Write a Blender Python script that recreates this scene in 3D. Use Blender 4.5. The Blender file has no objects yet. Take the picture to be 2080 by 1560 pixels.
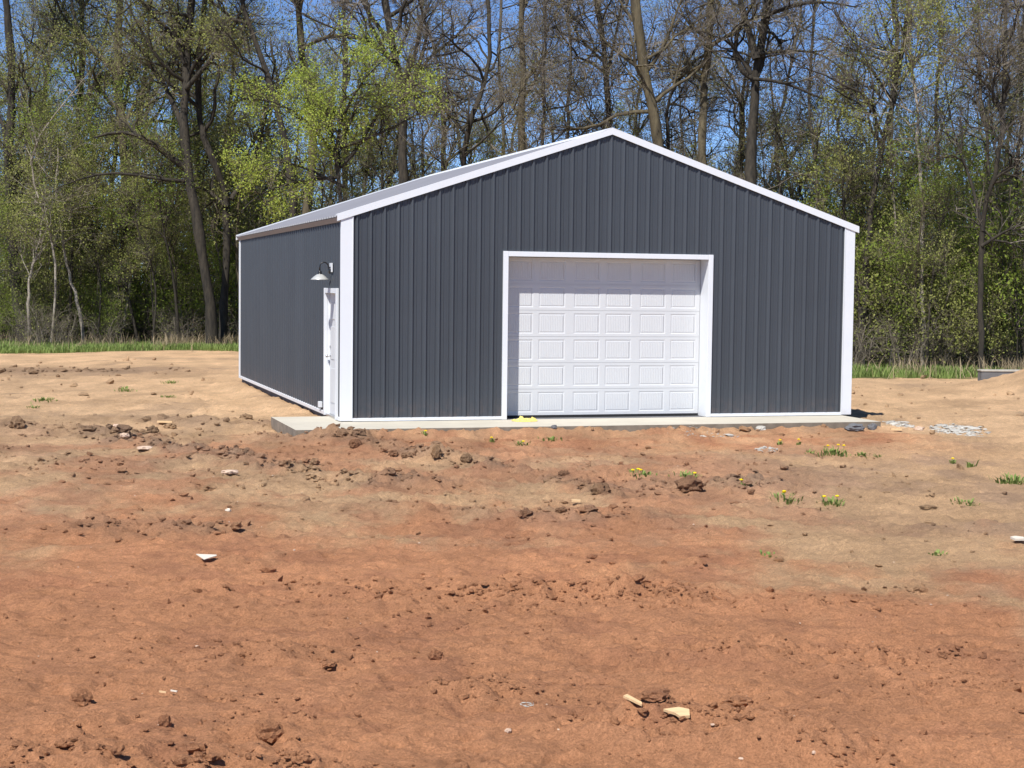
import bpy, math, random
import numpy as np
from mathutils import Matrix, Vector

random.seed(4)
RNG = np.random.default_rng(7)
scene = bpy.context.scene
COL = scene.collection

# ------------------------------------------------------------------ camera
FOC = 3305.11                                   # focal length in pixels of a 2080 px wide frame
CAM = np.array([-5.025, -25.924, 2.191])
yaw, pitch, roll = 0.2957, -0.0593, 0.0115
_f = np.array([math.sin(yaw) * math.cos(pitch), math.cos(yaw) * math.cos(pitch), math.sin(pitch)])
_r0 = np.array([math.cos(yaw), -math.sin(yaw), 0.0])
_u0 = np.cross(_r0, _f)
_r = math.cos(roll) * _r0 + math.sin(roll) * _u0
_u = -math.sin(roll) * _r0 + math.cos(roll) * _u0
cam_d = bpy.data.cameras.new('camera')
cam_d.sensor_width = 36.0
cam_d.lens = FOC / 2080 * 36.0
cam_d.clip_start = 0.1
cam_d.clip_end = 4000
cam = bpy.data.objects.new('camera', cam_d)
COL.objects.link(cam)
cam.matrix_world = Matrix(((_r[0], _u[0], -_f[0], CAM[0]), (_r[1], _u[1], -_f[1], CAM[1]),
                           (_r[2], _u[2], -_f[2], CAM[2]), (0, 0, 0, 1)))
scene.camera = cam

# ------------------------------------------------------------------ sky and sun
SUN = np.array([1.0, 1.15, -2.02]); SUN /= np.linalg.norm(SUN)      # the way the light travels
elev = math.asin(-SUN[2]); azim = math.atan2(-SUN[0], -SUN[1])       # azimuth of the sun from +Y clockwise
world = bpy.data.worlds.new('World'); scene.world = world; world.use_nodes = True
wn = world.node_tree.nodes; wl = world.node_tree.links
for n in list(wn): wn.remove(n)
sky = wn.new('ShaderNodeTexSky'); sky.sky_type = 'NISHITA'; sky.sun_disc = False
sky.sun_elevation = elev; sky.sun_rotation = azim
sky.air_density = 0.52; sky.dust_density = 0.0; sky.ozone_density = 8.0; sky.altitude = 300
bg = wn.new('ShaderNodeBackground'); bg.inputs['Strength'].default_value = 0.13
wo = wn.new('ShaderNodeOutputWorld')
wl.new(sky.outputs[0], bg.inputs[0]); wl.new(bg.outputs[0], wo.inputs[0])
sun_d = bpy.data.lights.new('sun', 'SUN'); sun_d.energy = 5.0; sun_d.angle = math.radians(0.53)
sun_d.color = (1.0, 0.965, 0.91)
sun_o = bpy.data.objects.new('sun', sun_d); COL.objects.link(sun_o)
sun_o.location = (-20, -25, 40)
sun_o.rotation_euler = Vector(tuple(SUN)).to_track_quat('-Z', 'Y').to_euler()
vs = scene.view_settings
vs.view_transform = 'Standard'; vs.look = 'None'; vs.exposure = 0.40; vs.gamma = 1.0; vs.use_curve_mapping = False
scene.cycles.max_bounces = 8; scene.cycles.diffuse_bounces = 3; scene.cycles.transmission_bounces = 4

# ------------------------------------------------------------------ helpers
def ray(px, py):
    d = _f + _r * (px - 1040) / FOC - _u * (py - 780) / FOC
    return d
def at(px, py, depth):                          # the world point seen at a pixel, a given distance ahead
    return CAM + ray(px, py) * depth

def hash2(ix, iy, seed):
    h = (ix.astype(np.int64) * 374761393 + iy.astype(np.int64) * 668265263 + seed * 974634777) & 0xFFFFFFFF
    h = ((h ^ (h >> 13)) * 1274126177) & 0xFFFFFFFF
    h = (h ^ (h >> 16)) & 0xFFFFFFFF
    return h / 4294967295.0
def vnoise(x, y, seed=0):                       # smooth value noise, -1..1
    ix = np.floor(x); iy = np.floor(y); fx = x - ix; fy = y - iy
    fx = fx * fx * fx * (fx * (fx * 6 - 15) + 10); fy = fy * fy * fy * (fy * (fy * 6 - 15) + 10)
    a = hash2(ix, iy, seed); b = hash2(ix + 1, iy, seed); c = hash2(ix, iy + 1, seed); d = hash2(ix + 1, iy + 1, seed)
    return ((a * (1 - fx) + b * fx) * (1 - fy) + (c * (1 - fx) + d * fx) * fy) * 2 - 1
def fbm(x, y, seed=0, octv=4, gain=0.5):
    s = 0; a = 1; t = 0; c, sn = 0.8, 0.6
    for i in range(octv):
        s = s + a * vnoise(x, y, seed + i * 17); t += a; a *= gain
        x, y = (x * c - y * sn) * 2.03 + 3.1, (x * sn + y * c) * 2.03 - 1.7
    return s / t
def sstep(a, b, x):
    t = np.clip((x - a) / (b - a), 0, 1); return t * t * (3 - 2 * t)

def new_mesh(name, verts, faces, mats, mat_idx=None, smooth=False):
    """faces: (n,4) or (n,3) int array, or a list of such arrays"""
    me = bpy.data.meshes.new(name)
    if not isinstance(faces, list): faces = [faces]
    faces = [np.asarray(f, dtype=np.int32) for f in faces if len(f)]
    verts = np.asarray(verts, dtype=np.float32)
    me.vertices.add(len(verts)); me.vertices.foreach_set('co', verts.ravel())
    loops = np.concatenate([f.ravel() for f in faces])
    tot = np.concatenate([np.full(len(f), f.shape[1], dtype=np.int32) for f in faces])
    start = np.concatenate([[0], np.cumsum(tot)[:-1]]).astype(np.int32)
    me.loops.add(len(loops)); me.loops.foreach_set('vertex_index', loops)
    me.polygons.add(len(tot)); me.polygons.foreach_set('loop_start', start)
    try: me.polygons.foreach_set('loop_total', tot)
    except Exception: pass
    for m in (mats if isinstance(mats, (list, tuple)) else [mats]): me.materials.append(m)
    if mat_idx is not None: me.polygons.foreach_set('material_index', np.asarray(mat_idx, dtype=np.int32))
    me.polygons.foreach_set('use_smooth', np.full(len(tot), smooth, dtype=bool))
    me.update(calc_edges=True)
    return me

class MB:
    """collects simple solids for one part"""
    def __init__(s): s.v = []; s.f = []; s.n = 0
    def add(s, verts, faces):
        s.v.append(np.asarray(verts, float).reshape(-1, 3)); s.f += [[i + s.n for i in f] for f in faces]; s.n += len(s.v[-1])
    def box(s, x0, x1, y0, y1, z0, z1):
        s.add([(x0, y0, z0), (x1, y0, z0), (x1, y1, z0), (x0, y1, z0), (x0, y0, z1), (x1, y0, z1), (x1, y1, z1), (x0, y1, z1)],
              [(0, 3, 2, 1), (4, 5, 6, 7), (0, 1, 5, 4), (1, 2, 6, 5), (2, 3, 7, 6), (3, 0, 4, 7)])
        return s
    def hexa(s, p):                              # 8 free corners, bottom ring then top ring
        s.add(p, [(0, 3, 2, 1), (4, 5, 6, 7), (0, 1, 5, 4), (1, 2, 6, 5), (2, 3, 7, 6), (3, 0, 4, 7)]); return s
    def quad(s, *p): s.add(p, [(0, 1, 2, 3)]); return s
    def tube(s, pts, rad, k=10, caps=True):
        pts = np.asarray(pts, float); rad = np.broadcast_to(rad, (len(pts),))
        tan = np.gradient(pts, axis=0); tan /= np.linalg.norm(tan, axis=1)[:, None]
        ref = np.array([0.13, 0.97, 0.2]); a = np.cross(tan, ref); a /= np.linalg.norm(a, axis=1)[:, None]
        b = np.cross(tan, a); th = np.linspace(0, 2 * np.pi, k, endpoint=False)
        V = pts[:, None] + rad[:, None, None] * (a[:, None] * np.cos(th)[None, :, None] + b[:, None] * np.sin(th)[None, :, None])
        F = []
        for i in range(len(pts) - 1):
            for j in range(k):
                F.append((i * k + j, i * k + (j + 1) % k, (i + 1) * k + (j + 1) % k, (i + 1) * k + j))
        if caps: F.append(tuple(range(k))[::-1]); F.append(tuple((len(pts) - 1) * k + j for j in range(k)))
        s.add(V.reshape(-1, 3), F); return s
    def lathe(s, prof, cx, cy, k=24):            # prof: (radius, z)
        th = np.linspace(0, 2 * np.pi, k, endpoint=False); V = []
        for r, z in prof:
            for t in th: V.append((cx + r * math.cos(t), cy + r * math.sin(t), z))
        F = []
        for i in range(len(prof) - 1):
            for j in range(k): F.append((i * k + j, i * k + (j + 1) % k, (i + 1) * k + (j + 1) % k, (i + 1) * k + j))
        s.add(V, F); return s
    def build(s, name, mat, parent=None, smooth=False, bevel=0.0):
        me = bpy.data.meshes.new(name)
        me.from_pydata(np.concatenate(s.v).tolist(), [], s.f)
        me.materials.append(mat)
        if smooth: me.polygons.foreach_set('use_smooth', np.ones(len(me.polygons), dtype=bool))
        me.update()
        o = link(name, me, parent)
        if bevel:
            b = o.modifiers.new('bevel', 'BEVEL'); b.width = bevel; b.segments = 2; b.limit_method = 'ANGLE'
        return o
def link(name, me, parent=None, loc=None):
    o = bpy.data.objects.new(name, me); COL.objects.link(o)
    if parent is not None: o.parent = parent
    if loc is not None: o.location = tuple(loc)
    return o
def empty(name, loc=(0, 0, 0)):
    o = bpy.data.objects.new(name, None); COL.objects.link(o); o.location = tuple(loc); o.empty_display_size = 0.2
    return o
def tag(o, label=None, cat=None, group=None, kind=None):
    if label: o['label'] = label
    if cat: o['category'] = cat
    if group: o['group'] = group
    if kind: o['kind'] = kind
    return o

# ------------------------------------------------------------------ materials
def mat(name, col, rough=0.6, metal=0.0, spec=0.5, var=0.0, vscale=4.0, bump=0.0, bscale=30.0, col2=None, stretch=None):
    m = bpy.data.materials.new(name); m.use_nodes = True
    nt = m.node_tree; p = nt.nodes['Principled BSDF']
    p.inputs['Base Color'].default_value = (*col, 1); p.inputs['Roughness'].default_value = rough
    p.inputs['Metallic'].default_value = metal; p.inputs['Specular IOR Level'].default_value = spec
    tc = nt.nodes.new('ShaderNodeTexCoord'); co = tc.outputs['Object']
    if stretch:
        mp = nt.nodes.new('ShaderNodeMapping'); mp.inputs['Scale'].default_value = stretch
        nt.links.new(co, mp.inputs[0]); co = mp.outputs[0]
    if var or col2:
        n = nt.nodes.new('ShaderNodeTexNoise'); n.inputs['Scale'].default_value = vscale; n.inputs['Detail'].default_value = 6
        n.inputs['Roughness'].default_value = 0.62
        nt.links.new(co, n.inputs['Vector'])
        r = nt.nodes.new('ShaderNodeValToRGB')
        r.color_ramp.elements[0].position = 0.3; r.color_ramp.elements[1].position = 0.7
        c2 = col2 or tuple(min(1, c * (1 + var)) for c in col)
        c1 = col if col2 else tuple(c * (1 - var) for c in col)
        r.color_ramp.elements[0].color = (*c1, 1); r.color_ramp.elements[1].color = (*c2, 1)
        nt.links.new(n.outputs['Fac'], r.inputs[0]); nt.links.new(r.outputs[0], p.inputs['Base Color'])
    if bump:
        n2 = nt.nodes.new('ShaderNodeTexNoise'); n2.inputs['Scale'].default_value = bscale; n2.inputs['Detail'].default_value = 5
        nt.links.new(co, n2.inputs['Vector'])
        b = nt.nodes.new('ShaderNodeBump'); b.inputs['Strength'].default_value = bump; b.inputs['Distance'].default_value = 0.02
        nt.links.new(n2.outputs['Fac'], b.inputs['Height']); nt.links.new(b.outputs[0], p.inputs['Normal'])
    return m

def leaf_mat(name, c1, c2, trans=0.45):
    m = bpy.data.materials.new(name); m.use_nodes = True; nt = m.node_tree
    for n in list(nt.nodes): nt.nodes.remove(n)
    out = nt.nodes.new('ShaderNodeOutputMaterial'); mix = nt.nodes.new('ShaderNodeMixShader'); mix.inputs[0].default_value = trans
    d = nt.nodes.new('ShaderNodeBsdfDiffuse'); t = nt.nodes.new('ShaderNodeBsdfTranslucent')
    g = nt.nodes.new('ShaderNodeNewGeometry')
    r = nt.nodes.new('ShaderNodeValToRGB'); r.color_ramp.elements[0].color = (*c1, 1); r.color_ramp.elements[1].color = (*c2, 1)
    nt.links.new(g.outputs['Random Per Island'], r.inputs[0])
    nt.links.new(r.outputs[0], d.inputs[0]); nt.links.new(r.outputs[0], t.inputs[0])
    nt.links.new(d.outputs[0], mix.inputs[1]); nt.links.new(t.outputs[0], mix.inputs[2]); nt.links.new(mix.outputs[0], out.inputs[0])
    return m

M = {}
M['siding'] = mat('charcoal_siding', (0.043, 0.050, 0.059), rough=0.45, spec=0.6, var=0.05, vscale=0.8)
M['white'] = mat('white_trim', (0.68, 0.705, 0.73), rough=0.45, var=0.02, vscale=2.0)
M['door_white'] = mat('white_door_steel', (0.565, 0.578, 0.588), rough=0.55, var=0.025, vscale=1.5)
M['roof'] = mat('grey_roof_steel', (0.21, 0.21, 0.23), rough=0.5, var=0.06, vscale=0.7)
M['concrete'] = mat('fresh_concrete', (0.50, 0.46, 0.375), rough=0.85, var=0.08, vscale=1.6, bump=0.25, bscale=60)
M['old_concrete'] = mat('grey_concrete', (0.13, 0.13, 0.135), rough=0.9, var=0.2, vscale=3, bump=0.3, bscale=40)
M['pale_concrete'] = mat('pale_concrete', (0.40, 0.38, 0.335), rough=0.9, var=0.25, vscale=3)
M['black'] = mat('black_metal', (0.012, 0.012, 0.014), rough=0.4)
M['rubber'] = mat('black_rubber', (0.015, 0.015, 0.016), rough=0.8)
M['shade'] = mat('galvanised_shade', (0.55, 0.55, 0.52), rough=0.35, metal=0.35)
M['yellow'] = mat('yellow_plastic', (0.80, 0.62, 0.16), rough=0.5)
M['lumber'] = mat('raw_pine', (0.62, 0.43, 0.23), rough=0.8, var=0.15, vscale=8, stretch=(1, 12, 12))
M['paper'] = mat('white_scrap', (0.62, 0.56, 0.46), rough=0.8)
M['steel'] = mat('satin_steel', (0.5, 0.5, 0.5), rough=0.35, metal=0.9)
M['bark_dark'] = mat('dark_bark', (0.009, 0.007, 0.005), rough=0.9, col2=(0.05, 0.040, 0.026), vscale=5.0, bump=0.9, bscale=9, stretch=(2, 2, 0.5))
M['bark_olive'] = mat('mossy_bark', (0.035, 0.028, 0.017), rough=0.9, col2=(0.135, 0.108, 0.060), vscale=2.5, bump=0.9, bscale=9, stretch=(2, 2, 0.5))
M['bark_grey'] = mat('grey_bark', (0.045, 0.038, 0.029), rough=0.9, col2=(0.15, 0.128, 0.098), vscale=3.0, bump=0.6, bscale=9, stretch=(2, 2, 0.6))
M['bark_pale'] = mat('pale_bark', (0.13, 0.105, 0.078), rough=0.9, col2=(0.42, 0.37, 0.30), vscale=2.6, bump=0.4, bscale=9)
M['twig'] = mat('twig_bark', (0.09, 0.074, 0.050), rough=0.9, col2=(0.22, 0.185, 0.13), vscale=1.2)
M['twig_grey'] = mat('grey_twig', (0.12, 0.10, 0.077), rough=0.9, col2=(0.28, 0.24, 0.19), vscale=1.2)
M['bud'] = leaf_mat('leaf_bud', (0.14, 0.12, 0.05), (0.26, 0.23, 0.10))
M['olive'] = leaf_mat('young_olive_leaf', (0.21, 0.235, 0.065), (0.42, 0.43, 0.14))
M['green'] = leaf_mat('young_green_leaf', (0.15, 0.22, 0.035), (0.32, 0.38, 0.08))
M['lime'] = leaf_mat('lime_leaf', (0.27, 0.35, 0.055), (0.50, 0.56, 0.13))
M['grass'] = leaf_mat('spring_grass', (0.14, 0.21, 0.055), (0.30, 0.37, 0.12), 0.3)
M['straw'] = leaf_mat('dry_grass', (0.26, 0.20, 0.12), (0.50, 0.40, 0.26), 0.3)
M['dandelion'] = leaf_mat('dandelion_yellow', (0.85, 0.62, 0.01), (0.95, 0.75, 0.03), 0.2)

def soil_mat():
    m = bpy.data.materials.new('soil'); m.use_nodes = True; nt = m.node_tree; p = nt.nodes['Principled BSDF']
    p.inputs['Roughness'].default_value = 0.95; p.inputs['Specular IOR Level'].default_value = 0.15
    at_ = nt.nodes.new('ShaderNodeAttribute'); at_.attribute_name = 'soil'
    tc = nt.nodes.new('ShaderNodeTexCoord')
    def noise(scale, detail=6, rough=0.65):
        n = nt.nodes.new('ShaderNodeTexNoise'); n.inputs['Scale'].default_value = scale; n.inputs['Detail'].default_value = detail
        n.inputs['Roughness'].default_value = rough; nt.links.new(tc.outputs['Object'], n.inputs['Vector']); return n
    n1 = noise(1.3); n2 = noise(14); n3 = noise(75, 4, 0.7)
    def rng(n, lo, hi):
        r = nt.nodes.new('ShaderNodeMapRange'); r.inputs['From Min'].default_value = 0.3; r.inputs['From Max'].default_value = 0.7
        r.inputs['To Min'].default_value = lo; r.inputs['To Max'].default_value = hi
        nt.links.new(n.outputs['Fac'], r.inputs['Value']); return r.outputs[0]
    def mul(a, b):
        x = nt.nodes.new('ShaderNodeMath'); x.operation = 'MULTIPLY'; nt.links.new(a, x.inputs[0]); nt.links.new(b, x.inputs[1]); return x.outputs[0]
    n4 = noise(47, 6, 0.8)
    k = mul(mul(mul(rng(n1, 0.88, 1.10), rng(n2, 0.84, 1.12)), rng(n3, 0.74, 1.22)), rng(n4, 0.78, 1.17))  # fine dark specks: moist crumbs, and painted shade of small cavities
    v = nt.nodes.new('ShaderNodeVectorMath'); v.operation = 'SCALE'
    nt.links.new(at_.outputs['Color'], v.inputs[0]); nt.links.new(k, v.inputs['Scale'])
    nt.links.new(v.outputs[0], p.inputs['Base Color'])
    b = nt.nodes.new('ShaderNodeBump'); b.inputs['Strength'].default_value = 0.8; b.inputs['Distance'].default_value = 0.016
    b2 = nt.nodes.new('ShaderNodeBump'); b2.inputs['Strength'].default_value = 0.8; b2.inputs['Distance'].default_value = 0.045
    nt.links.new(n3.outputs['Fac'], b.inputs['Height']); nt.links.new(n4.outputs['Fac'], b2.inputs['Height'])
    nt.links.new(b2.outputs[0], b.inputs['Normal']); nt.links.new(b.outputs[0], p.inputs['Normal'])
    return m
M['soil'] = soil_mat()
def weather(m, splash, height, panel=0.0, oil=0.0):  # mud splashed up from the bare soil, sheet to sheet difference, oil-canning
    nt = m.node_tree; p = nt.nodes['Principled BSDF']; tc = nt.nodes.new('ShaderNodeNewGeometry')
    src = p.inputs['Base Color'].links[0].from_socket
    if panel:
        oi = nt.nodes.new('ShaderNodeObjectInfo'); mr = nt.nodes.new('ShaderNodeMapRange'); mr.inputs['To Min'].default_value = 1 - panel; mr.inputs['To Max'].default_value = 1 + panel
        nt.links.new(oi.outputs['Random'], mr.inputs['Value']); sc_ = nt.nodes.new('ShaderNodeVectorMath'); sc_.operation = 'SCALE'
        nt.links.new(src, sc_.inputs[0]); nt.links.new(mr.outputs[0], sc_.inputs['Scale']); src = sc_.outputs[0]
    sx = nt.nodes.new('ShaderNodeSeparateXYZ'); nt.links.new(tc.outputs['Position'], sx.inputs[0])
    zr = nt.nodes.new('ShaderNodeMapRange'); zr.inputs['From Min'].default_value = height; zr.inputs['From Max'].default_value = 0.0
    nt.links.new(sx.outputs['Z'], zr.inputs['Value'])
    nz = nt.nodes.new('ShaderNodeTexNoise'); nz.inputs['Scale'].default_value = 7; nz.inputs['Detail'].default_value = 8; nz.inputs['Roughness'].default_value = 0.75
    nt.links.new(tc.outputs['Position'], nz.inputs['Vector'])
    nr = nt.nodes.new('ShaderNodeMapRange'); nr.inputs['From Min'].default_value = 0.42; nr.inputs['From Max'].default_value = 0.72; nr.inputs['To Max'].default_value = splash
    nt.links.new(nz.outputs['Fac'], nr.inputs['Value'])
    mu = nt.nodes.new('ShaderNodeMath'); mu.operation = 'MULTIPLY'; nt.links.new(zr.outputs[0], mu.inputs[0]); nt.links.new(nr.outputs[0], mu.inputs[1])
    mx = nt.nodes.new('ShaderNodeMix'); mx.data_type = 'RGBA'; nt.links.new(mu.outputs[0], mx.inputs['Factor'])
    nt.links.new(src, mx.inputs['A']); mx.inputs['B'].default_value = (0.36, 0.20, 0.12, 1); nt.links.new(mx.outputs['Result'], p.inputs['Base Color'])
    if oil:
        mp = nt.nodes.new('ShaderNodeMapping'); mp.inputs['Scale'].default_value = (3.0, 3.0, 0.9); nt.links.new(tc.outputs['Position'], mp.inputs[0])
        no = nt.nodes.new('ShaderNodeTexNoise'); no.inputs['Scale'].default_value = 1.0; no.inputs['Detail'].default_value = 2; nt.links.new(mp.outputs[0], no.inputs['Vector'])
        bo = nt.nodes.new('ShaderNodeBump'); bo.inputs['Strength'].default_value = oil; bo.inputs['Distance'].default_value = 0.03
        nt.links.new(no.outputs['Fac'], bo.inputs['Height']); nt.links.new(bo.outputs[0], p.inputs['Normal'])
weather(M['siding'], 0.16, 0.45, 0.05, 0.35)
weather(M['white'], 0.22, 0.25, 0.0, 0.12)
weather(M['door_white'], 0.12, 0.35, 0.0, 0.10)
weather(M['roof'], 0.0, 0.1, 0.04, 0.25)

# ------------------------------------------------------------------ ground
FH = np.array([math.sin(yaw), math.cos(yaw)]); RH = np.array([math.cos(yaw), -math.sin(yaw)])
def ad(x, y):                                    # lateral and forward distance from the viewpoint
    dx = x - CAM[0]; dy = y - CAM[1]
    return dx * RH[0] + dy * RH[1], dx * FH[0] + dy * FH[1]
def xy(a, d): return CAM[0] + a * RH[0] + d * FH[0], CAM[1] + a * RH[1] + d * FH[1]
def grass_edge(a): return np.interp(a, [-60, -17, -9.8, 5, 9.4, 14, 40], [48, 54, 57.2, 48.5, 44.6, 44.6, 46])
BL, BW = 12.5, 9.144

ROWS = (([-9.5, -7.9, -5.5, -3.3, -1.9, -0.8], [26.8, 26.0, 24.4, 21.0, 19.3, 19.0], 0.85, 1.0), ([-3.4, -2.5, -0.6, 1.07, 2.2, 3.2], [25.0, 24.4, 21.8, 18.9, 19.0, 19.8], 0.65, 1.0),
        ([-9.0, -6.8, -4.7, -3.6], [22.4, 21.6, 21.2, 21.6], 0.6, 0.8), ([-7.0, -4.5, -2.6], [27.6, 27.4, 26.6], 0.5, 0.6), ([-2.4, 0.2, 1.2], [17.4, 16.9, 17.0], 0.5, 0.5))
def churn(a, d):                                 # where the soil was turned over by machines, 0..1
    n = fbm(a * 0.55, d * 0.55, 31, 3); n2 = fbm(a * 1.7, d * 1.7, 37, 2)
    band = 0.22 * np.exp(-((d - 20.5) / 3.0) ** 2) * sstep(7.5, 2.0, a)
    for la, ld, w, h in ROWS:                    # windrows left by the blade
        band = np.maximum(band, h * np.exp(-((d - np.interp(a, la, ld) + 0.5 * n) / w) ** 2) * sstep(la[0] - 1, la[0] + .3, a) * sstep(la[-1] + 1, la[-1] - .3, a) * (0.75 + 0.6 * n2))
    blob = 0
    for (ca, cd, sa, sd, h) in ((-3.6, 15.6, 0.8, 0.5, .9), (-2.8, 15.3, 0.9, 0.3, .4), (-0.25, 9.0, 0.55, 0.30, .9), (1.05, 8.35, 0.7, 0.35, .9), (-2.0, 7.3, 0.8, 0.5, .8),
                                (-1.0, 7.2, 0.45, 0.3, .9), (1.9, 10.2, 1.2, 0.35, .7), (-1.5, 9.9, .6, .35, .6), (0.1, 12.4, 1.6, .5, .6),
                                (1.6, 11.9, 1.5, .35, .5), (2.6, 9.3, .8, .3, .45), (0.7, 16.6, .9, .4, .6), (5.2, 38, 1.5, 2, .2), (1.6, 7.9, .4, .25, .6)):
        blob = blob + h * np.exp(-((a - ca) / sa) ** 2 - ((d - cd) / sd) ** 2)
    far = 0.55 * np.exp(-((d - 44 - 0.1 * a) / 2.0) ** 2) * sstep(-6, -10, a)
    return np.clip(band + blob * (0.9 + 0.6 * n2) + far, 0, 1)

def ground_z(x, y):
    x = np.asarray(x, float); y = np.asarray(y, float)
    a, d = ad(x, y)
    z = -0.17 + 0.30 * sstep(17, -4, d) + 0 * x
    z = z + 0.05 * fbm(x * 0.22, y * 0.22, 3, 3) * sstep(200, 90, d)
    z = z + 1.25 * np.exp(-((a - 14.2) / 2.4) ** 2 - ((d - 37.5) / 3.0) ** 2)          # sand heap on the right
    z = z + 0.10 * np.exp(-((a - 9.5) / 2.0) ** 2 - ((d - 30) / 3) ** 2)
    z = z + 0.06 * np.exp(-((x + 1.8) / 1.2) ** 2 - ((y - 4) / 4) ** 2)
    z = z + 1.2 * sstep(75, 160, d)
    ch = churn(a, d)
    near = sstep(60, 30, d)
    # low ruts that run across the view
    rx, ry = a * 0.55 + 0.25 * d, d * 3.2 + 0.3 * np.sin(a * 0.7)
    z = z + near * 0.014 * fbm(rx, ry, 50, 3) * (1 + ch)
    # tyre tread marks
    trk = np.exp(-((d - 8.75 - 0.03 * a) / 0.22) ** 2) * sstep(1.0, 1.9, a)
    z = z + 0.007 * trk * np.sin(d * 75 + 4 * a * 0.1)
    trk2 = np.exp(-((d - 19.4 + 0.35 * (a + 1.6)) / 0.30) ** 2) * np.exp(-((a + 1.8) / 1.1) ** 2)
    z = z + 0.016 * trk2 * np.sin(a * 26 + d * 6)
    # wheel ruts with pushed-up sides
    for (d0, k, c_, a0, a1, dep) in ((10.6, -0.30, 0.0, -2.6, 3.6, 0.024), (11.5, -0.30, 0.0, -2.8, 4.0, 0.020), (7.9, -0.13, 0.02, 0.2, 3.4, 0.020), (13.0, 0.14, 0.01, -4.5, 2.5, 0.022), (14.1, 0.14, 0.01, -4.5, 2.5, 0.018),
                              (18.2, -0.42, 0.0, -1.5, 4.5, 0.034), (19.9, -0.42, 0.0, -1.0, 5.0, 0.030), (9.3, 0.22, 0.0, -3.4, -0.6, 0.018), (30.5, 0.1, 0.0, -11, -5, 0.05), (32.3, 0.1, 0.0, -11, -5, 0.05), (27.5, -0.25, 0.0, 4, 10, 0.04)):
        t_ = d - (d0 + k * a + c_ * a * a) + 0.10 * np.sin(a * 0.9 + d0); m_ = sstep(a0 - .6, a0 + .6, a) * sstep(a1 + .6, a1 - .6, a) * (0.55 + 0.6 * vnoise(a * 0.9, d0 + 0 * a, 77))
        w_ = 0.17 + 0.012 * d0 * 0.5
        z = z + m_ * (dep * (-np.exp(-(t_ / w_) ** 4) + 0.75 * np.exp(-((np.abs(t_) - 1.5 * w_) / (0.4 * w_)) ** 2)) + 0.30 * dep * np.exp(-(t_ / w_) ** 4) * np.sign(np.sin(a * 24 + np.abs(t_) * 20)))
    # clods
    c1 = fbm(x * 2.1, y * 2.1, 60, 3); c2 = fbm(x * 6.5, y * 6.5, 70, 3); c3 = vnoise(x * 17, y * 17, 80)
    rid = 1 - np.abs(fbm(x * 3.7, y * 3.7, 90, 3)) * 2.2
    z = z + near * ch * (0.05 + 0.070 * c1 + 0.065 * np.clip(rid, -0.3, 1) + 0.050 * c2 + 0.016 * c3) * sstep(5, 14, d + 6)
    z = z + near * (0.018 * c1 + 0.026 * c2 + 0.010 * c3)
    # sparse sharp scuffs
    sc = sstep(0.30, 0.52, fbm(a * 1.9, d * 4.0, 110, 4))
    z = z + near * 0.034 * sc * (0.55 + 0.6 * c2)
    # crusts: flat plates of dried soil with broken edges
    for (fa, fd, sd_, h) in ((1.5, 4.2, 401, 0.018), (3.4, 9.5, 411, 0.012), (0.7, 1.6, 421, 0.020), (5.5, 12.0, 431, 0.008)):
        q = fbm(a * fa + 0.35 * d, d * fd, sd_, 4, 0.6) * 3.2
        z = z + near * h * (np.floor(q) + sstep(0.80, 1.0, q - np.floor(q))) * (0.6 + 0.6 * c1)
    pit = sstep(0.45, 0.6, fbm(a * 3.1, d * 5.2, 131, 3))
    z = z - near * 0.040 * pit
    # the building stands on its slab: the soil ends below it
    def inside(x0, x1, y0, y1, s):
        return sstep(x0 - s, x0 + s, x) * sstep(x1 + s, x1 - s, x) * sstep(y0 - s, y0 + s, y) * sstep(y1 + s, y1 - s, y)
    slab = np.maximum(inside(0.05, BW - 0.05, 0.05, BL - 0.05, 0.06), np.maximum(inside(-0.98, 9.0, -1.40, 0.1, 0.06), inside(-0.98, 0.1, -1.4, 1.1, 0.06)))
    # soil heaped against the edge of the apron
    lip = np.exp(-((y + 1.55) / 0.22) ** 2) * sstep(-1.1, -0.6, x) * sstep(9.6, 8.6, x)
    z = z + 0.045 * np.exp(-((y + 2.2) / 1.1) ** 2) * sstep(-2.5, -0.5, x) * sstep(11, 8.5, x)
    z = z + lip * (0.06 * sstep(7.5, 2.0, x) + 0.07 + 0.04 * c1 + 0.03 * c2)
    z = z + 0.105 * sstep(0.7, 0.0, np.abs(x + 0.1)) * sstep(1.2, 2.0, y) * sstep(BL + 1, BL, y)
    return z * (1 - slab) + np.minimum(z, -0.24) * slab

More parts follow.
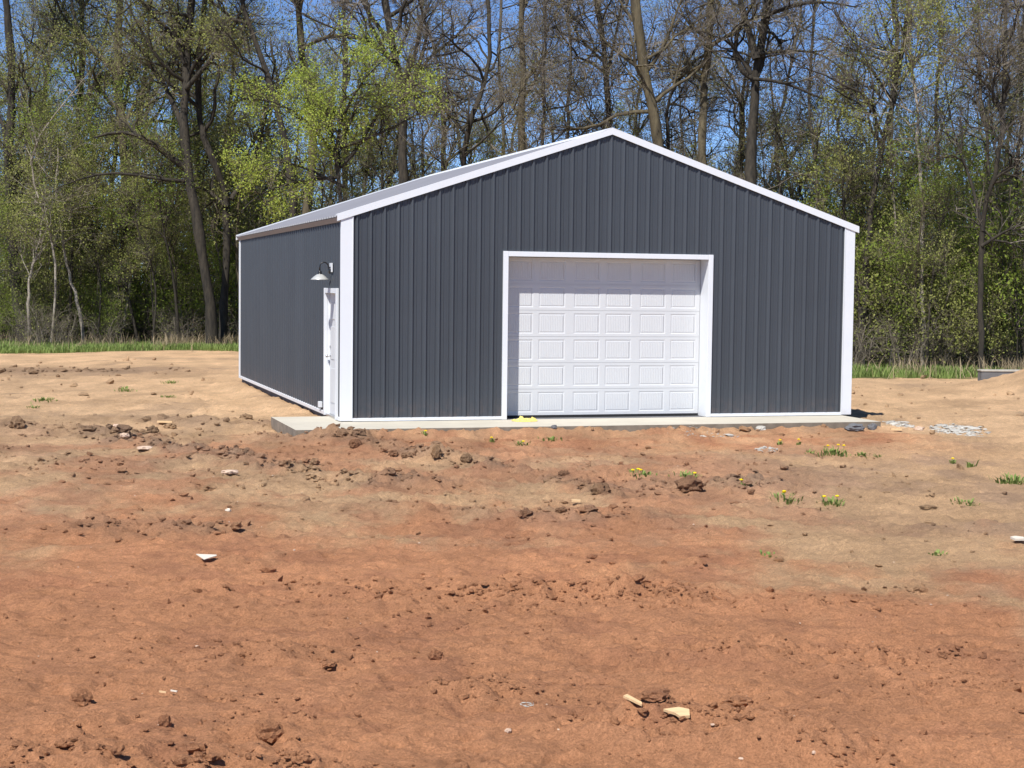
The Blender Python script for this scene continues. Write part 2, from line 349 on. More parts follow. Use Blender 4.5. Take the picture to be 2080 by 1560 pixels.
def soil_colour(x, y):
    a, d = ad(x, y); ch = churn(a, d)
    n = fbm(x * 0.5, y * 0.5, 201, 4); n2 = fbm(a * 0.75, d * 0.62, 211, 5, 0.58); n3 = fbm(x * 2.3, y * 2.3, 221, 3); n5 = fbm(a * 1.0, d * 0.6, 261, 6, 0.66)
    red = np.array([0.440, 0.210, 0.106]); tan = np.array([0.45, 0.288, 0.160]); grey = np.array([0.345, 0.225, 0.140])
    sand = np.array([0.53, 0.350, 0.203]); dark = np.array([0.16, 0.095, 0.055]); drk2 = np.array([0.31, 0.140, 0.078])
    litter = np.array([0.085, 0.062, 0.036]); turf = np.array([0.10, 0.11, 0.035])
    # red clay: all the foreground, its border running diagonally to the right
    border = 16.4 + 1.3 * n2 + 1.6 * n + 6.0 * n5 - 1.0 * np.clip(a - 0.4, 0, 20) * sstep(0, 3, a) * 0.75 - 1.5 * sstep(2.5, 3.5, a)
    w_red = sstep(3.4, -2.6, d - border)
    w_red = np.maximum(w_red, 1.0 * np.exp(-((y + 2.8) / 1.7) ** 2) * sstep(-2.6, -0.8, x) * sstep(9.6, 8.2, x) * (0.75 + 0.5 * n3))
    w_red = np.maximum(w_red, 0.75 * sstep(-0.22, 0.32, n2 + 0.7 * n5) * sstep(27, 23, d) * sstep(5, 1.5, a) * sstep(-9, -5, a))
    c = tan[None] * (1 + 0 * n[:, None])
    w_sand = sstep(24, 29, d + 1.2 * n) * (0.8 + 0.3 * n)
    c = c + (sand - c) * np.clip(w_sand, 0, 1)[:, None]
    w_grey = np.clip(sstep(-0.15, 0.35, n2 + 0.3 * n + 0.5 * n5) * sstep(27, 23, d) * 0.9, 0, 1)
    c = c + (grey - c) * w_grey[:, None]
    c = c + (red - c) * np.clip(w_red, 0, 1)[:, None]
    w_d = np.clip(sstep(0.05, 0.55, n3 + 0.5 * n2) * 0.35, 0, 1) * w_red
    c = c + (drk2 - c) * np.clip(w_d * 1.3, 0, 1)[:, None]
    w_ch = np.clip(ch * (0.85 + 0.6 * n3), 0, 1) * sstep(13, 17, d)
    c = c + (np.array([0.26, 0.165, 0.105]) - c) * w_ch[:, None]
    wet = np.exp(-((d - 45 - 0.15 * a + 0.6 * n) / 1.3) ** 2) * sstep(-8.5, -10.5, a) * 0.7                 # damp wheel marks at the back left
    c = c + (np.array([0.20, 0.13, 0.08]) - c) * np.clip(wet, 0, 1)[:, None]
    m1 = fbm(a * 1.7, d * 0.75, 231, 4, 0.6); m2 = fbm(a * 0.35, d * 0.9, 241, 3)
    c = c * (1 + (0.30 * m1 + 0.16 * m2) * (0.35 + 0.65 * sstep(14, 22, d)))[:, None]
    damp = sstep(0.22, 0.5, fbm(a * 0.8, d * 0.45, 251, 4, 0.6)) * sstep(22, 28, d) * 0.5
    c = c + (np.array([0.27, 0.185, 0.12]) - c) * damp[:, None]
    e = grass_edge(a) + 0.8 * n3
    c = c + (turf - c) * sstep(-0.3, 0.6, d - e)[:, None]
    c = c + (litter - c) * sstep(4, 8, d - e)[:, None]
    return np.clip(c * 1.21, 0, 1)

def graded(*segs):                               # (end, step) pairs from a start
    out = [segs[0]]
    for end, s0, s1 in segs[1:]:
        v = out[-1]
        L = end - v; n = max(1, int(round(L / ((s0 + s1) / 2))))
        t = np.linspace(0, 1, n + 1)[1:]; k = (s0 * t + (s1 - s0) * t * t / 2); k = k / k[-1]
        out += list(v + k * L)
    return np.array(out)
A_half = graded(0.0, (2.6, 0.023, 0.029), (6.0, 0.035, 0.07), (12, 0.07, 0.12), (20, 0.1, 0.5), (60, 0.6, 4), (900, 6, 120))
GA = np.concatenate([-A_half[:0:-1], A_half])
GD = graded(-30.0, (5.0, 5, 0.5), (6.2, 0.1, 0.03), (9.5, 0.020, 0.023), (12, 0.024, 0.032), (18, 0.034, 0.06), (30, 0.06, 0.11), (60, 0.12, 0.5), (140, 0.8, 5), (1600, 8, 150))
aa, dd = np.meshgrid(GA, GD); gx, gy = xy(aa.ravel(), dd.ravel())
gz = ground_z(gx, gy)
na, nd = len(GA), len(GD)
idx = np.arange(na * nd).reshape(nd, na)
gf = np.stack([idx[:-1, :-1], idx[:-1, 1:], idx[1:, 1:], idx[1:, :-1]], -1).reshape(-1, 4)
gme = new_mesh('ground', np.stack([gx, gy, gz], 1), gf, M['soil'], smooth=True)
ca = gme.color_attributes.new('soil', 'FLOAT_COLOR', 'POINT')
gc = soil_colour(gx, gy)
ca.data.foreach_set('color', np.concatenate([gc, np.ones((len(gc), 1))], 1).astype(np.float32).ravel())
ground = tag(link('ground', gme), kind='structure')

def gpt(px, py):                                 # where the line of sight through a pixel meets the ground
    dr = ray(px, py); t0 = -2.2 / dr[2]
    t = np.linspace(0.72, 1.35, 260) * t0
    for _ in range(2):
        P = CAM + dr * t[:, None]
        k = np.argmax(P[:, 2] <= ground_z(P[:, 0], P[:, 1]))
        t = np.linspace(t[max(k - 1, 0)], t[k], 24)
    p = P[k].copy(); p[2] = float(ground_z(p[0:1], p[1:2])[0])
    return p
def gz1(x, y): return float(ground_z(np.array([x]), np.array([y]))[0])

# concrete apron: an L round the front left corner
ap = MB()
ap.add([(-0.98, -1.40, -0.26), (9.0, -1.40, -0.26), (9.0, -0.005, -0.26), (-0.005, -0.005, -0.26), (-0.005, 1.12, -0.26), (-0.98, 1.12, -0.26),
        (-0.98, -1.40, -0.012), (9.0, -1.40, -0.012), (9.0, -0.005, -0.012), (-0.005, -0.005, -0.012), (-0.005, 1.12, -0.012), (-0.98, 1.12, -0.012)],
       [(6, 7, 8, 9), (6, 9, 10, 11), (0, 1, 7, 6), (1, 2, 8, 7), (2, 3, 9, 8), (3, 4, 10, 9), (4, 5, 11, 10), (5, 0, 6, 11)])
apo = tag(ap.build('concrete_apron', M['concrete'], bevel=0.0), kind='structure')
M['stained'] = mat('mud_stained_concrete', (0.20, 0.165, 0.125), rough=0.9, var=0.3, vscale=5)
apo.data.materials.append(M['stained'])
for i_ in range(2, 8): apo.data.polygons[i_].material_index = 1

# ------------------------------------------------------------------ the pole barn
barn = tag(empty('pole_barn', (0, 0, 0)), 'charcoal ribbed steel pole barn with white trim and white garage door on bare soil', 'barn')
EAVE, PEAK = 3.30, 4.82                          # underside of the roof at wall and ridge
SL = (PEAK - EAVE) / (BW / 2)
PITCH = 0.2286
def rib_profile(n_ribs, end):                    # (along, out) for one sheet that starts and ends between ribs
    pts = [(0.0, 0.0)]
    for k in range(n_ribs):
        c = (k + 0.5) * PITCH
        for q in (c - PITCH / 2 + 0.045, c + PITCH / 2 - 0.070):
            pass
        pts += [(c - PITCH * .5 + .030, 0), (c - PITCH * .5 + .036, .008), (c - PITCH * .5 + .052, .008), (c - PITCH * .5 + .058, 0)] if True else []
        pts += [(c - .036, 0), (c - .013, .026), (c + .004, .031), (c + .012, .031), (c + .024, 0)]
        pts += [(c + PITCH * .5 - .058, 0), (c + PITCH * .5 - .052, .008), (c + PITCH * .5 - .036, .008), (c + PITCH * .5 - .030, 0)]
    pts.append((n_ribs * PITCH, 0.0))
    return [p for p in pts if p[0] <= end + 1e-9]

def sheet(start, length, top, to_xyz, name='siding_panel', holes=(), base=0.02, m=None, ribs=4, off=0.003):
    """one siding sheet: vertical strips between profile points, cut round openings"""
    prof = rib_profile(ribs, length)
    if prof[-1][0] < length - 1e-6: prof.append((length, 0.0))
    xs = [(start + p[0], p[1]) for p in prof]
    cuts = sorted({c for h in holes for c in (h[0], h[1])})
    for c in cuts:
        for i in range(len(xs) - 1):
            if xs[i][0] + 1e-6 < c < xs[i + 1][0] - 1e-6:
                t = (c - xs[i][0]) / (xs[i + 1][0] - xs[i][0])
                xs.insert(i + 1, (c, xs[i][1] * (1 - t) + xs[i + 1][1] * t)); break
    b = MB()
    for (s0, o0), (s1, o1) in zip(xs[:-1], xs[1:]):
        mid = (s0 + s1) / 2; spans = [(base, None)]
        for h in holes:
            if h[0] < mid < h[1]: spans = [(h[3], None)] if h[2] <= base else [(base, h[2]), (h[3], None)]
        for z0, z1 in spans:
            ta, tb = (top(s0), top(s1)) if z1 is None else (z1, z1)
            if min(ta, tb) <= z0: continue
            b.quad(to_xyz(s0, o0 + off, z0), to_xyz(s1, o1 + off, z0), to_xyz(s1, o1 + off, tb), to_xyz(s0, o0 + off, ta))
    return b.build(name, m or M['siding'], barn)

GX0, GX1, GZ1 = 2.775, 6.375, 2.705              # clear garage opening
gable = lambda x: EAVE + SL * (x if x < BW / 2 else BW - x) + 0.01
for k in range(10):
    s = k * 4 * PITCH + (-PITCH / 2 if k else 0)
for k in range(11):                              # front gable: ribs on multiples of the pitch, so sheets start half a pitch early
    s0 = -PITCH / 2 + k * 4 * PITCH; ln = 4 * PITCH
    nr = 4
    if k == 10: break
    hol = [(GX0 - 0.02, GX1 + 0.02, 0, GZ1 + 0.02)]
    sheet(s0 if k else s0, ln if k < 9 else ln + PITCH, gable, lambda u, o, z: (min(max(u, 0), BW), -o, z), holes=hol, ribs=4 if k < 9 else 5)
    sheet(s0, ln if k < 9 else ln + PITCH, gable, lambda u, o, z: (BW - min(max(u, 0), BW), BL + o, z), ribs=4 if k < 9 else 5)
flat = lambda u: EAVE + 0.02
DY0, DY1, DZ1 = 0.36, 1.33, 2.06                 # clear side door opening
nL = 14
for k in range(nL):
    s0 = k * 4 * PITCH; ln = min(4 * PITCH, BL - s0)
    if ln < 0.05: break
    sheet(s0, ln, flat, lambda u, o, z: (-o, u, z), holes=[(DY0 - 0.02, DY1 + 0.02, 0, DZ1 + 0.02)])
    sheet(s0, ln, flat, lambda u, o, z: (BW + o, BL - u, z))

# slab under the walls
MB().box(0.03, BW - 0.03, 0.031, BL - 0.03, -0.22, -0.014).build('floor_slab', M['old_concrete'], barn)

# white trim
T = 0.036
def trim(name, *boxes, m='white', bevel=0.004):
    b = MB()
    for q in boxes: b.box(*q)
    return b.build(name, M[m], barn, bevel=bevel)
CW = 0.165
for (cx, cy, sx, sy) in ((0, 0, 1, 1), (BW, 0, -1, 1), (0, BL, 1, -1), (BW, BL, -1, -1)):
    b = MB()
    def bx(x0, x1, y0, y1):
        b.box(min(x0, x1), max(x0, x1), min(y0, y1), max(y0, y1), 0.0, EAVE + 0.0)
    bx(cx - sx * T, cx + sx * CW, cy - sy * T, cy - sy * 0.002)                 # face on the gable
    bx(cx - sx * T, cx - sx * 0.002, cy - sy * 0.0, cy + sy * (0.03 if cy == 0 else 0.13))           # face on the side
    b.box(min(cx + sx * (CW - 0.012), cx + sx * (CW)), max(cx + sx * (CW - 0.012), cx + sx * CW),
          min(cy - sy * (T + 0.008), cy - sy * T), max(cy - sy * (T + 0.008), cy - sy * T), 0.0, EAVE + 0.01)
    b.build('corner_trim', M['white'], barn, bevel=0.003)
for (x0, x1) in ((CW, GX0 - 0.085), (GX1 + 0.085, BW - CW)):
    trim('base_trim', (x0, x1, -T - 0.008, -0.001, 0.002, 0.045), (x0, x1, -T - 0.02, -0.001, -0.004, 0.002))
for (y0, y1) in ((0.03, DY0 - 0.085), (DY1 + 0.085, BL - 0.13)):
    trim('base_trim', (-T - 0.01, -0.001, y0, y1, -0.002, 0.058))
trim('base_trim', (BW + 0.001, BW + T + 0.01, 0.10, BL - 0.10, -0.002, 0.05))
trim('base_trim', (CW, BW - CW, BL + 0.001, BL + T, -0.002, 0.05))
# garage opening trim
trim('garage_trim', (GX0 - 0.085, GX0, -T - 0.014, 0.0, -0.008, GZ1 + 0.085))
trim('garage_trim', (GX1, GX1 + 0.085, -T - 0.014, 0.0, -0.008, GZ1 + 0.085))
trim('garage_trim', (GX0 + 0.001, GX1 - 0.001, -T - 0.012, 0.0, GZ1, GZ1 + 0.083))
DR = 0.30                                        # how far back the sectional door hangs
trim('garage_jamb', (GX0 - 0.05, GX0 - 0.003, 0.002, DR + 0.06, -0.008, GZ1), bevel=0)
trim('garage_jamb', (GX1 + 0.003, GX1 + 0.05, 0.002, DR + 0.06, -0.008, GZ1), bevel=0)
trim('garage_header', (GX0 - 0.05, GX1 + 0.05, 0.002, DR + 0.06, GZ1 + 0.003, GZ1 + 0.05), bevel=0)

# sectional garage door: six sections, six beaded panels each
gd = trim('garage_door', (GX0 + 0.004, GX1 - 0.004, DR + 0.022, DR + 0.05, 0.03, GZ1 - 0.004), m='door_white', bevel=0)
SH = (GZ1 - 0.034) / 6
pw, ng, wg = 0.475, 0.098, 0.155
tot = 6 * pw + 3 * ng + 2 * wg; mg = (GX1 - GX0 - tot) / 2
px0 = []
x = GX0 + mg
for pr in range(3):
    px0 += [x, x + pw + ng]; x += 2 * pw + ng + wg
def ring(b, x0, x1, z0, z1, w, ya, yb):          # a sloping rectangular frame from depth ya (outer) to yb (inner)
    o = [(x0, ya, z0), (x1, ya, z0), (x1, ya, z1), (x0, ya, z1)]; i = [(x0 + w, yb, z0 + w), (x1 - w, yb, z0 + w), (x1 - w, yb, z1 - w), (x0 + w, yb, z1 - w)]
    for k in range(4): b.quad(o[k], o[(k + 1) % 4], i[(k + 1) % 4], i[k])
def panel_mesh():
    b = MB(); w, h = pw, SH - 0.100
    ring(b, 0, w, 0, h, 0.016, 0.0, 0.006)       # sloping down into the groove
    ring(b, 0.016, w - 0.016, 0.016, h - 0.016, 0.008, 0.006, 0.006)
    ring(b, 0.024, w - 0.024, 0.024, h - 0.024, 0.012, 0.006, 0.002)
    x0, x1, z0, z1 = 0.036, w - 0.036, 0.036, h - 0.036
    nb = 13; bw = (x1 - x0) / nb
    for i in range(nb):
        xa = x0 + i * bw; xb = xa + bw; g = 0.006
        for (p, q, ya, yb) in ((xa, xa + g, .0055, .002), (xa + g, xb - g, .002, .002), (xb - g, xb, .002, .0055)):
            b.quad((p, ya, z0), (q, yb, z0), (q, yb, z1), (p, ya, z1))
    me = bpy.data.meshes.new('panel'); me.from_pydata(np.concatenate(b.v).tolist(), [], b.f); me.materials.append(M['door_white']); me.update()
    return me
pme = panel_mesh()
for s in range(6):
    z0 = 0.032 + s * SH; z1 = z0 + SH - 0.004
    b = MB(); zp0, zp1 = z0 + 0.048, z0 + 0.048 + SH - 0.100
    ye = DR + 0.021
    def slabq(xa, xb, za, zb): b.box(xa, xb, DR, ye, za, zb)
    slabq(GX0 + 0.006, GX1 - 0.006, z0, zp0); slabq(GX0 + 0.006, GX1 - 0.006, zp1, z1)
    xs = [GX0 + 0.006] + [v for p in px0 for v in (p, p + pw)] + [GX1 - 0.006]
    for k in range(0, len(xs), 2): b.box(xs[k], xs[k + 1], DR, ye, zp0, zp1)
    b.build('door_section', M['door_white'], gd)
    for p in px0:
        o = link('panel', pme, gd, (p, DR, zp0))
MB().box(GX0 + 0.004, GX1 - 0.004, DR + 0.002, DR + 0.04, -0.008, 0.03).build('bottom_seal', M['rubber'], gd)

# side door
trim('door_trim', (-T - 0.014, 0, DY0 - 0.085, DY0, -0.006, DZ1 + 0.085))
trim('door_trim', (-T - 0.014, 0, DY1, DY1 + 0.085, -0.006, DZ1 + 0.085))
trim('door_trim', (-T - 0.012, 0, DY0 + 0.001, DY1 - 0.001, DZ1, DZ1 + 0.083))
trim('door_jamb', (0.001, 0.12, DY0 - 0.04, DY0 - 0.001, 0, DZ1), (0.001, 0.12, DY1 + 0.001, DY1 + 0.04, 0, DZ1), (0.001, 0.12, DY0 - 0.04, DY1 + 0.04, DZ1 + 0.001, DZ1 + 0.04), bevel=0)
trim('threshold', (-0.02, 0.12, DY0, DY1, -0.012, 0.02), m='steel', bevel=0)
wd = trim('walk_door', (0.045, 0.09, DY0 + 0.003, DY1 - 0.003, 0.022, DZ1 - 0.003), m='door_white')
def dpanel(y0, y1, z0, z1):
    b = MB()
    for (w, xa, xb) in ((0.0, 0.0445, 0.036),):
        pass
    b.box(0.036, 0.0449, y0, y1, z0, z1)
    return b.build('raised_panel', M['door_white'], wd, bevel=0.006)
for (y0, y1) in ((DY0 + 0.12, DY0 + 0.44), (DY0 + 0.53, DY1 - 0.12)):
    for (z0, z1) in ((0.22, 0.80), (0.95, 1.50), (1.62, 1.90)): dpanel(y0, y1, z0, z1)
kb = MB(); kb.tube([(0.045, DY1 - 0.07, 1.0), (-0.0, DY1 - 0.07, 1.0)], [0.012, 0.012], 10); kb.tube([(0.0, DY1 - 0.07, 1.0), (-0.008, DY1 - 0.07, 1.0), (-0.03, DY1 - 0.07, 1.0), (-0.038, DY1 - 0.07, 1.0)], [0.014, 0.027, 0.027, 0.014], 14)
kb.build('door_knob', M['steel'], wd, smooth=True)
b = MB(); b.tube([(0.045, DY1 - 0.07, 1.16), (0.03, DY1 - 0.07, 1.16)], [0.025, 0.025], 14); b.build('deadbolt', M['steel'], wd)

# roof: two slopes of ribbed sheets, ridge cap, rake and eave trim
OVS, OVG = 0.09, 0.033                           # overhang at eaves and gables
def roof_pt(side, s, y, out):                     # s = horizontal run from the ridge, out = height above the deck
    x = BW / 2 + side * s
    return (x, y, PEAK + 0.022 - SL * s + out)
RUN = BW / 2 + OVS
for side in (-1, 1):
    n = int(math.ceil((BL + 2 * OVG) / (4 * PITCH)))
    for k in range(n):
        y0 = -OVG + k * 4 * PITCH; ln = min(4 * PITCH, BL + OVG - y0)
        prof = rib_profile(4, ln)
        if prof[-1][0] < ln - 1e-6: prof.append((ln, 0.0))
        b = MB()
        for (p0, o0), (p1, o1) in zip(prof[:-1], prof[1:]):
            q = [roof_pt(side, 0.02, y0 + p0, o0), roof_pt(side, RUN, y0 + p0, o0), roof_pt(side, RUN, y0 + p1, o1), roof_pt(side, 0.02, y0 + p1, o1)]
            b.quad(*(q if side < 0 else q[::-1]))
        b.build('roof_sheet', M['roof'], barn)
    # eave fascia and soffit strip
    x0, x1 = (-OVS + 0.012, -0.003) if side < 0 else (BW + 0.003, BW + OVS - 0.012)
    zz = PEAK - SL * RUN
    xo = -OVS + 0.006 if side < 0 else BW + OVS - 0.006; xi = -0.037 if side < 0 else BW + 0.037
    q0, q1 = -OVG + 0.004, BL + OVG - 0.004
    MB().hexa([(xi, q0, zz - 0.060), (xi + side * 0.003, q0, zz - 0.060), (xi + side * 0.003, q1, zz - 0.060), (xi, q1, zz - 0.060),
               (xi, q0, zz + 0.012), (xo, q0, zz + 0.016), (xo, q1, zz + 0.016), (xi, q1, zz + 0.012)]).build('eave_trim', M['roof'], barn)
    # rake trim, front and back: an angle that laps onto the sheets
    for (ya, yb) in ((-OVG - 0.022, -OVG - 0.002), (BL + OVG + 0.002, BL + OVG + 0.022)):
        P = []
        s0, s1 = 0.0, RUN + 0.012
        for dz in (-0.066, 0.050):
            for (s, y) in ((s0, ya), (s1, ya), (s1, yb), (s0, yb)):
                p = roof_pt(side, s, y, dz - 0.0); P.append(p)
        r = MB().hexa(P)
        lap = 0.115 if ya < 0 else -0.115
        P = []
        yi = (yb + lap) if ya < 0 else (ya + lap)
        for dz in (0.0225, 0.049):
            for (s, y) in ((s0, min(yb if ya < 0 else yi, yi if ya < 0 else ya)), (s1, min(yb if ya < 0 else yi, yi if ya < 0 else ya)),
                           (s1, max(yb if ya < 0 else yi, yi if ya < 0 else ya)), (s0, max(yb if ya < 0 else yi, yi if ya < 0 else ya))):
                P.append(roof_pt(side, s, y, dz))
        r.hexa(P)
        r.build('rake_trim', M['white'], barn)
rc = MB()
for side in (-1, 1):
    P = [roof_pt(side, 0.0, -OVG - 0.024, 0.053), roof_pt(side, 0.20, -OVG - 0.024, 0.030), roof_pt(side, 0.20, BL + OVG + 0.024, 0.030), roof_pt(side, 0.0, BL + OVG + 0.024, 0.053)]
    rc.quad(*(P if side < 0 else P[::-1]))
    P2 = [roof_pt(side, 0.20, -OVG - 0.024, 0.030), roof_pt(side, 0.205, -OVG - 0.024, 0.012), roof_pt(side, 0.205, BL + OVG + 0.024, 0.012), roof_pt(side, 0.20, BL + OVG + 0.024, 0.030)]
    rc.quad(*(P2 if side < 0 else P2[::-1]))
rc.build('ridge_cap', M['white'], barn)
# small white outlet box low on the side wall
trim('outlet_box', (-0.085, -0.024, 1.62, 1.74, 0.10, 0.20))

# gooseneck lamp over the side door
LY, LZ = 0.82, 2.44
lamp = tag(empty('wall_lamp', (-0.024, LY, LZ)), 'black gooseneck barn lamp with pale metal shade above the side door', 'lamp')
def lp(b, name, m, smooth=True):
    o = b.build(name, M[m], lamp, smooth=smooth); o.location = (0.024, -LY, -LZ); return o
b = MB().box(-0.05, -0.024, LY - 0.075, LY + 0.075, LZ - 0.03, LZ + 0.12); lp(b, 'mounting_block', 'white', False)
b = MB(); b.tube([(-0.05, LY, LZ), (-0.058, LY, LZ), (-0.075, LY, LZ), (-0.08, LY, LZ)], [0.062, 0.062, 0.05, 0.02], 20); lp(b, 'wall_plate', 'black')
SX = -0.225
arc = [(-0.07, LY, LZ)]
for t in np.linspace(0, 1, 15):
    th = math.pi * (0.0 + t * 1.0); R = 0.072
    arc.append((-0.081 - R + R * math.cos(th), LY, LZ + 0.055 + 0.075 * math.sin(th)))
arc.append((SX, LY, LZ - 0.01))
b = MB(); b.tube(arc, 0.0105, 10); lp(b, 'arm', 'black')
b = MB(); b.lathe([(0.0, LZ - 0.005), (0.028, LZ - 0.01), (0.034, LZ - 0.03), (0.034, LZ - 0.065), (0.045, LZ - 0.075)], SX, LY, 18); lp(b, 'socket_cap', 'black')
b = MB(); b.lathe([(0.040, LZ - 0.068), (0.06, LZ - 0.078), (0.10, LZ - 0.108), (0.145, LZ - 0.150), (0.150, LZ - 0.160), (0.147, LZ - 0.160), (0.142, LZ - 0.150), (0.097, LZ - 0.110), (0.058, LZ - 0.082), (0.038, LZ - 0.072)], SX, LY, 32); lp(b, 'shade', 'shade')
b = MB(); b.lathe([(0.012, LZ - 0.07), (0.02, LZ - 0.10), (0.03, LZ - 0.125), (0.02, LZ - 0.15), (0.0, LZ - 0.155)], SX, LY, 14); lp(b, 'bulb', 'white')

# ------------------------------------------------------------------ trees
def unit(v): return v / np.maximum(np.linalg.norm(v, axis=-1, keepdims=True), 1e-9)
def grow(par, rad, m, t0, t1, length, ang, segs, r0, rng, up=0.15, wob=0.25, taper=0.35, lenvar=0.35, short=0.45):
    """children of a batch of polylines. par (n,k,3), rad (n,k)"""
    n, k, _ = par.shape
    t = rng.uniform(t0, t1, (n, m)) if m > 1 else np.full((n, m), (t0 + t1) / 2)
    f = t * (k - 1); i = np.clip(f.astype(int), 0, k - 2); w = (f - i)[..., None]
    ar = np.arange(n)[:, None]
    p = par[ar, i] * (1 - w) + par[ar, i + 1] * w
    pr = rad[ar, i] * (1 - w[..., 0]) + rad[ar, i + 1] * w[..., 0]
    tan = unit(par[ar, i + 1] - par[ar, i])
    rnd = unit(rng.normal(size=(n, m, 3))); perp = unit(np.cross(tan, rnd))
    a = rng.uniform(ang[0], ang[1], (n, m))[..., None]
    d = unit(tan * np.cos(a) + perp * np.sin(a))
    L = length * (1 + rng.uniform(-lenvar, lenvar, (n, m))) * (1 - short * t)
    p = p.reshape(-1, 3); d = d.reshape(-1, 3); L = L.reshape(-1); N = len(p)
    rr = np.minimum(pr.reshape(-1) * 0.75, r0 * (0.7 + 0.6 * rng.random(N)))
    P = np.zeros((N, segs + 1, 3)); P[:, 0] = p
    for s in range(segs):
        d = unit(d + wob * rng.normal(size=(N, 3)) * 0.6 + np.array([0, 0, up]) * (1.0 / segs) * 2)
        P[:, s + 1] = P[:, s] + d * (L / segs)[:, None]
    R = rr[:, None] * np.linspace(1, taper, segs + 1)[None]
    return P, R
def tubes(P, R, k):
    n, m, _ = P.shape
    tan = unit(np.gradient(P, axis=1)); ref = np.broadcast_to(np.array([0.31, 0.22, 0.05]), tan.shape)
    ref = np.where(np.abs((tan * unit(ref)).sum(-1, keepdims=True)) > 0.95, np.array([0.0, 0.1, 1.0]), ref)
    a = unit(np.cross(tan, ref)); b = np.cross(tan, a)
    th = np.linspace(0, 2 * np.pi, k, endpoint=False)
    V = P[:, :, None] + R[:, :, None, None] * (a[:, :, None] * np.cos(th)[:, None] + b[:, :, None] * np.sin(th)[:, None])
    base = (np.arange(n) * m * k)[:, None, None]; i = (np.arange(m - 1) * k)[None, :, None]; j = np.arange(k)[None, None]; j2 = (np.arange(k) + 1)[None, None] % k
    F = np.stack([base + i + j, base + i + j2, base + i + k + j2, base + i + k + j], -1).reshape(-1, 4)
    return V.reshape(-1, 3), F
def leaves(C, size, rng, n_per=1, spread=0.1):
    C = np.repeat(C, n_per, axis=0); N = len(C); C = C + rng.normal(size=(N, 3)) * spread
    u = unit(rng.normal(size=(N, 3))); v = unit(np.cross(u, rng.normal(size=(N, 3))))
    s = size * rng.uniform(0.55, 1.35, N)[:, None]
    V = np.stack([C - u * s, C - v * s * 0.55, C + u * s, C + v * s * 0.55], 1).reshape(-1, 3)
    return V, np.arange(N * 4).reshape(-1, 4)
class Bag:
    def __init__(s): s.v = []; s.f = []; s.m = []; s.n = 0
    def add(s, V, F, mi=0): s.v.append(V); s.f.append(F + s.n); s.m.append(np.full(len(F), mi)); s.n += len(V)
    def arrays(s): return np.concatenate(s.v), np.concatenate(s.f), np.concatenate(s.m)

def resample(pts, n):
    pts = np.asarray(pts, float); L = np.concatenate([[0], np.cumsum(np.linalg.norm(np.diff(pts, axis=0), axis=1))])
    t = np.linspace(0, L[-1], n); q = np.stack([np.interp(t, L, pts[:, c]) for c in range(3)], 1)
    for _ in range(2): q[1:-1] = 0.25 * q[:-2] + 0.5 * q[1:-1] + 0.25 * q[2:]
    return q

def tree_arrays(path, rad, rng, limbs=(), n1=12, n2=7, n3=7, n4=6, l1=4.2, l2=2.0, l3=0.95, l4=0.42, t0=0.35, ang1=(0.5, 1.15), leaf='bud',
                leaf_frac=0.3, leaf_n=1, leaf_size=0.04, spread=0.1, twig_r=0.006, up=0.25, kt=10, clump=0.9):
    """trunk bag and crown bag, in world space, for one tree"""
    tr, cr = Bag(), Bag()
    path = np.asarray(path); n = len(path); rad = np.asarray(rad)
    rr = rad * (1 + 0.09 * rng.normal(size=n)); rr[0] *= 1.25
    V, F = tubes(path[None], rr[None], kt); V = V + rng.normal(size=V.shape) * np.repeat(rr, kt)[:, None] * 0.07; tr.add(V, F)
    P1, R1 = grow(path[None], rad[None], n1, t0, 0.99, l1, ang1, 7, rad[0] * 0.42, rng, up=up, wob=0.5, short=0.35, taper=0.22)
    Ps, Rs = [P1], [R1]
    for lim_p, lim_r in limbs: Ps.append(resample(lim_p, 8)[None]); Rs.append(np.linspace(lim_r, lim_r * 0.25, 8)[None])
    P1 = np.concatenate(Ps); R1 = np.concatenate(Rs)
    V, F = tubes(P1, R1, 6); tr.add(V, F)
    P2, R2 = grow(P1, R1, n2, 0.18, 1.0, l2, (0.4, 1.15), 5, 0.042, rng, up=up * 0.8, wob=0.5, taper=0.3)
    V, F = tubes(P2, R2, 4); tr.add(V, F)
    P3, R3 = grow(P2, R2, n3, 0.15, 1.0, l3, (0.35, 1.1), 2, 0.012, rng, up=up * 0.6, wob=0.3, taper=0.4)
    V, F = tubes(P3, R3, 3); cr.add(V, F)
    P4, R4 = grow(P3, R3, n4, 0.1, 1.0, l4, (0.3, 1.1), 1, twig_r, rng, up=0.1, wob=0.3, taper=0.4, short=0.3)
    V, F = tubes(P4, R4, 3); cr.add(V, F)
    tips = np.concatenate([P4[:, 1], 0.45 * P4[:, 0] + 0.55 * P4[:, 1]])
    if leaf:
        # leaves come in clumps: some boughs carry more than others
        cl = vnoise(tips[:, 0] * 0.7 + tips[:, 2] * 0.4, tips[:, 1] * 0.7 - tips[:, 2] * 0.6, int(rng.integers(999)))
        keep = rng.random(len(tips)) < np.clip(leaf_frac * (1 + clump * cl), 0, 1)
        V, F = leaves(tips[keep], leaf_size, rng, leaf_n, spread); cr.add(V, F, 1)
    return tr, cr

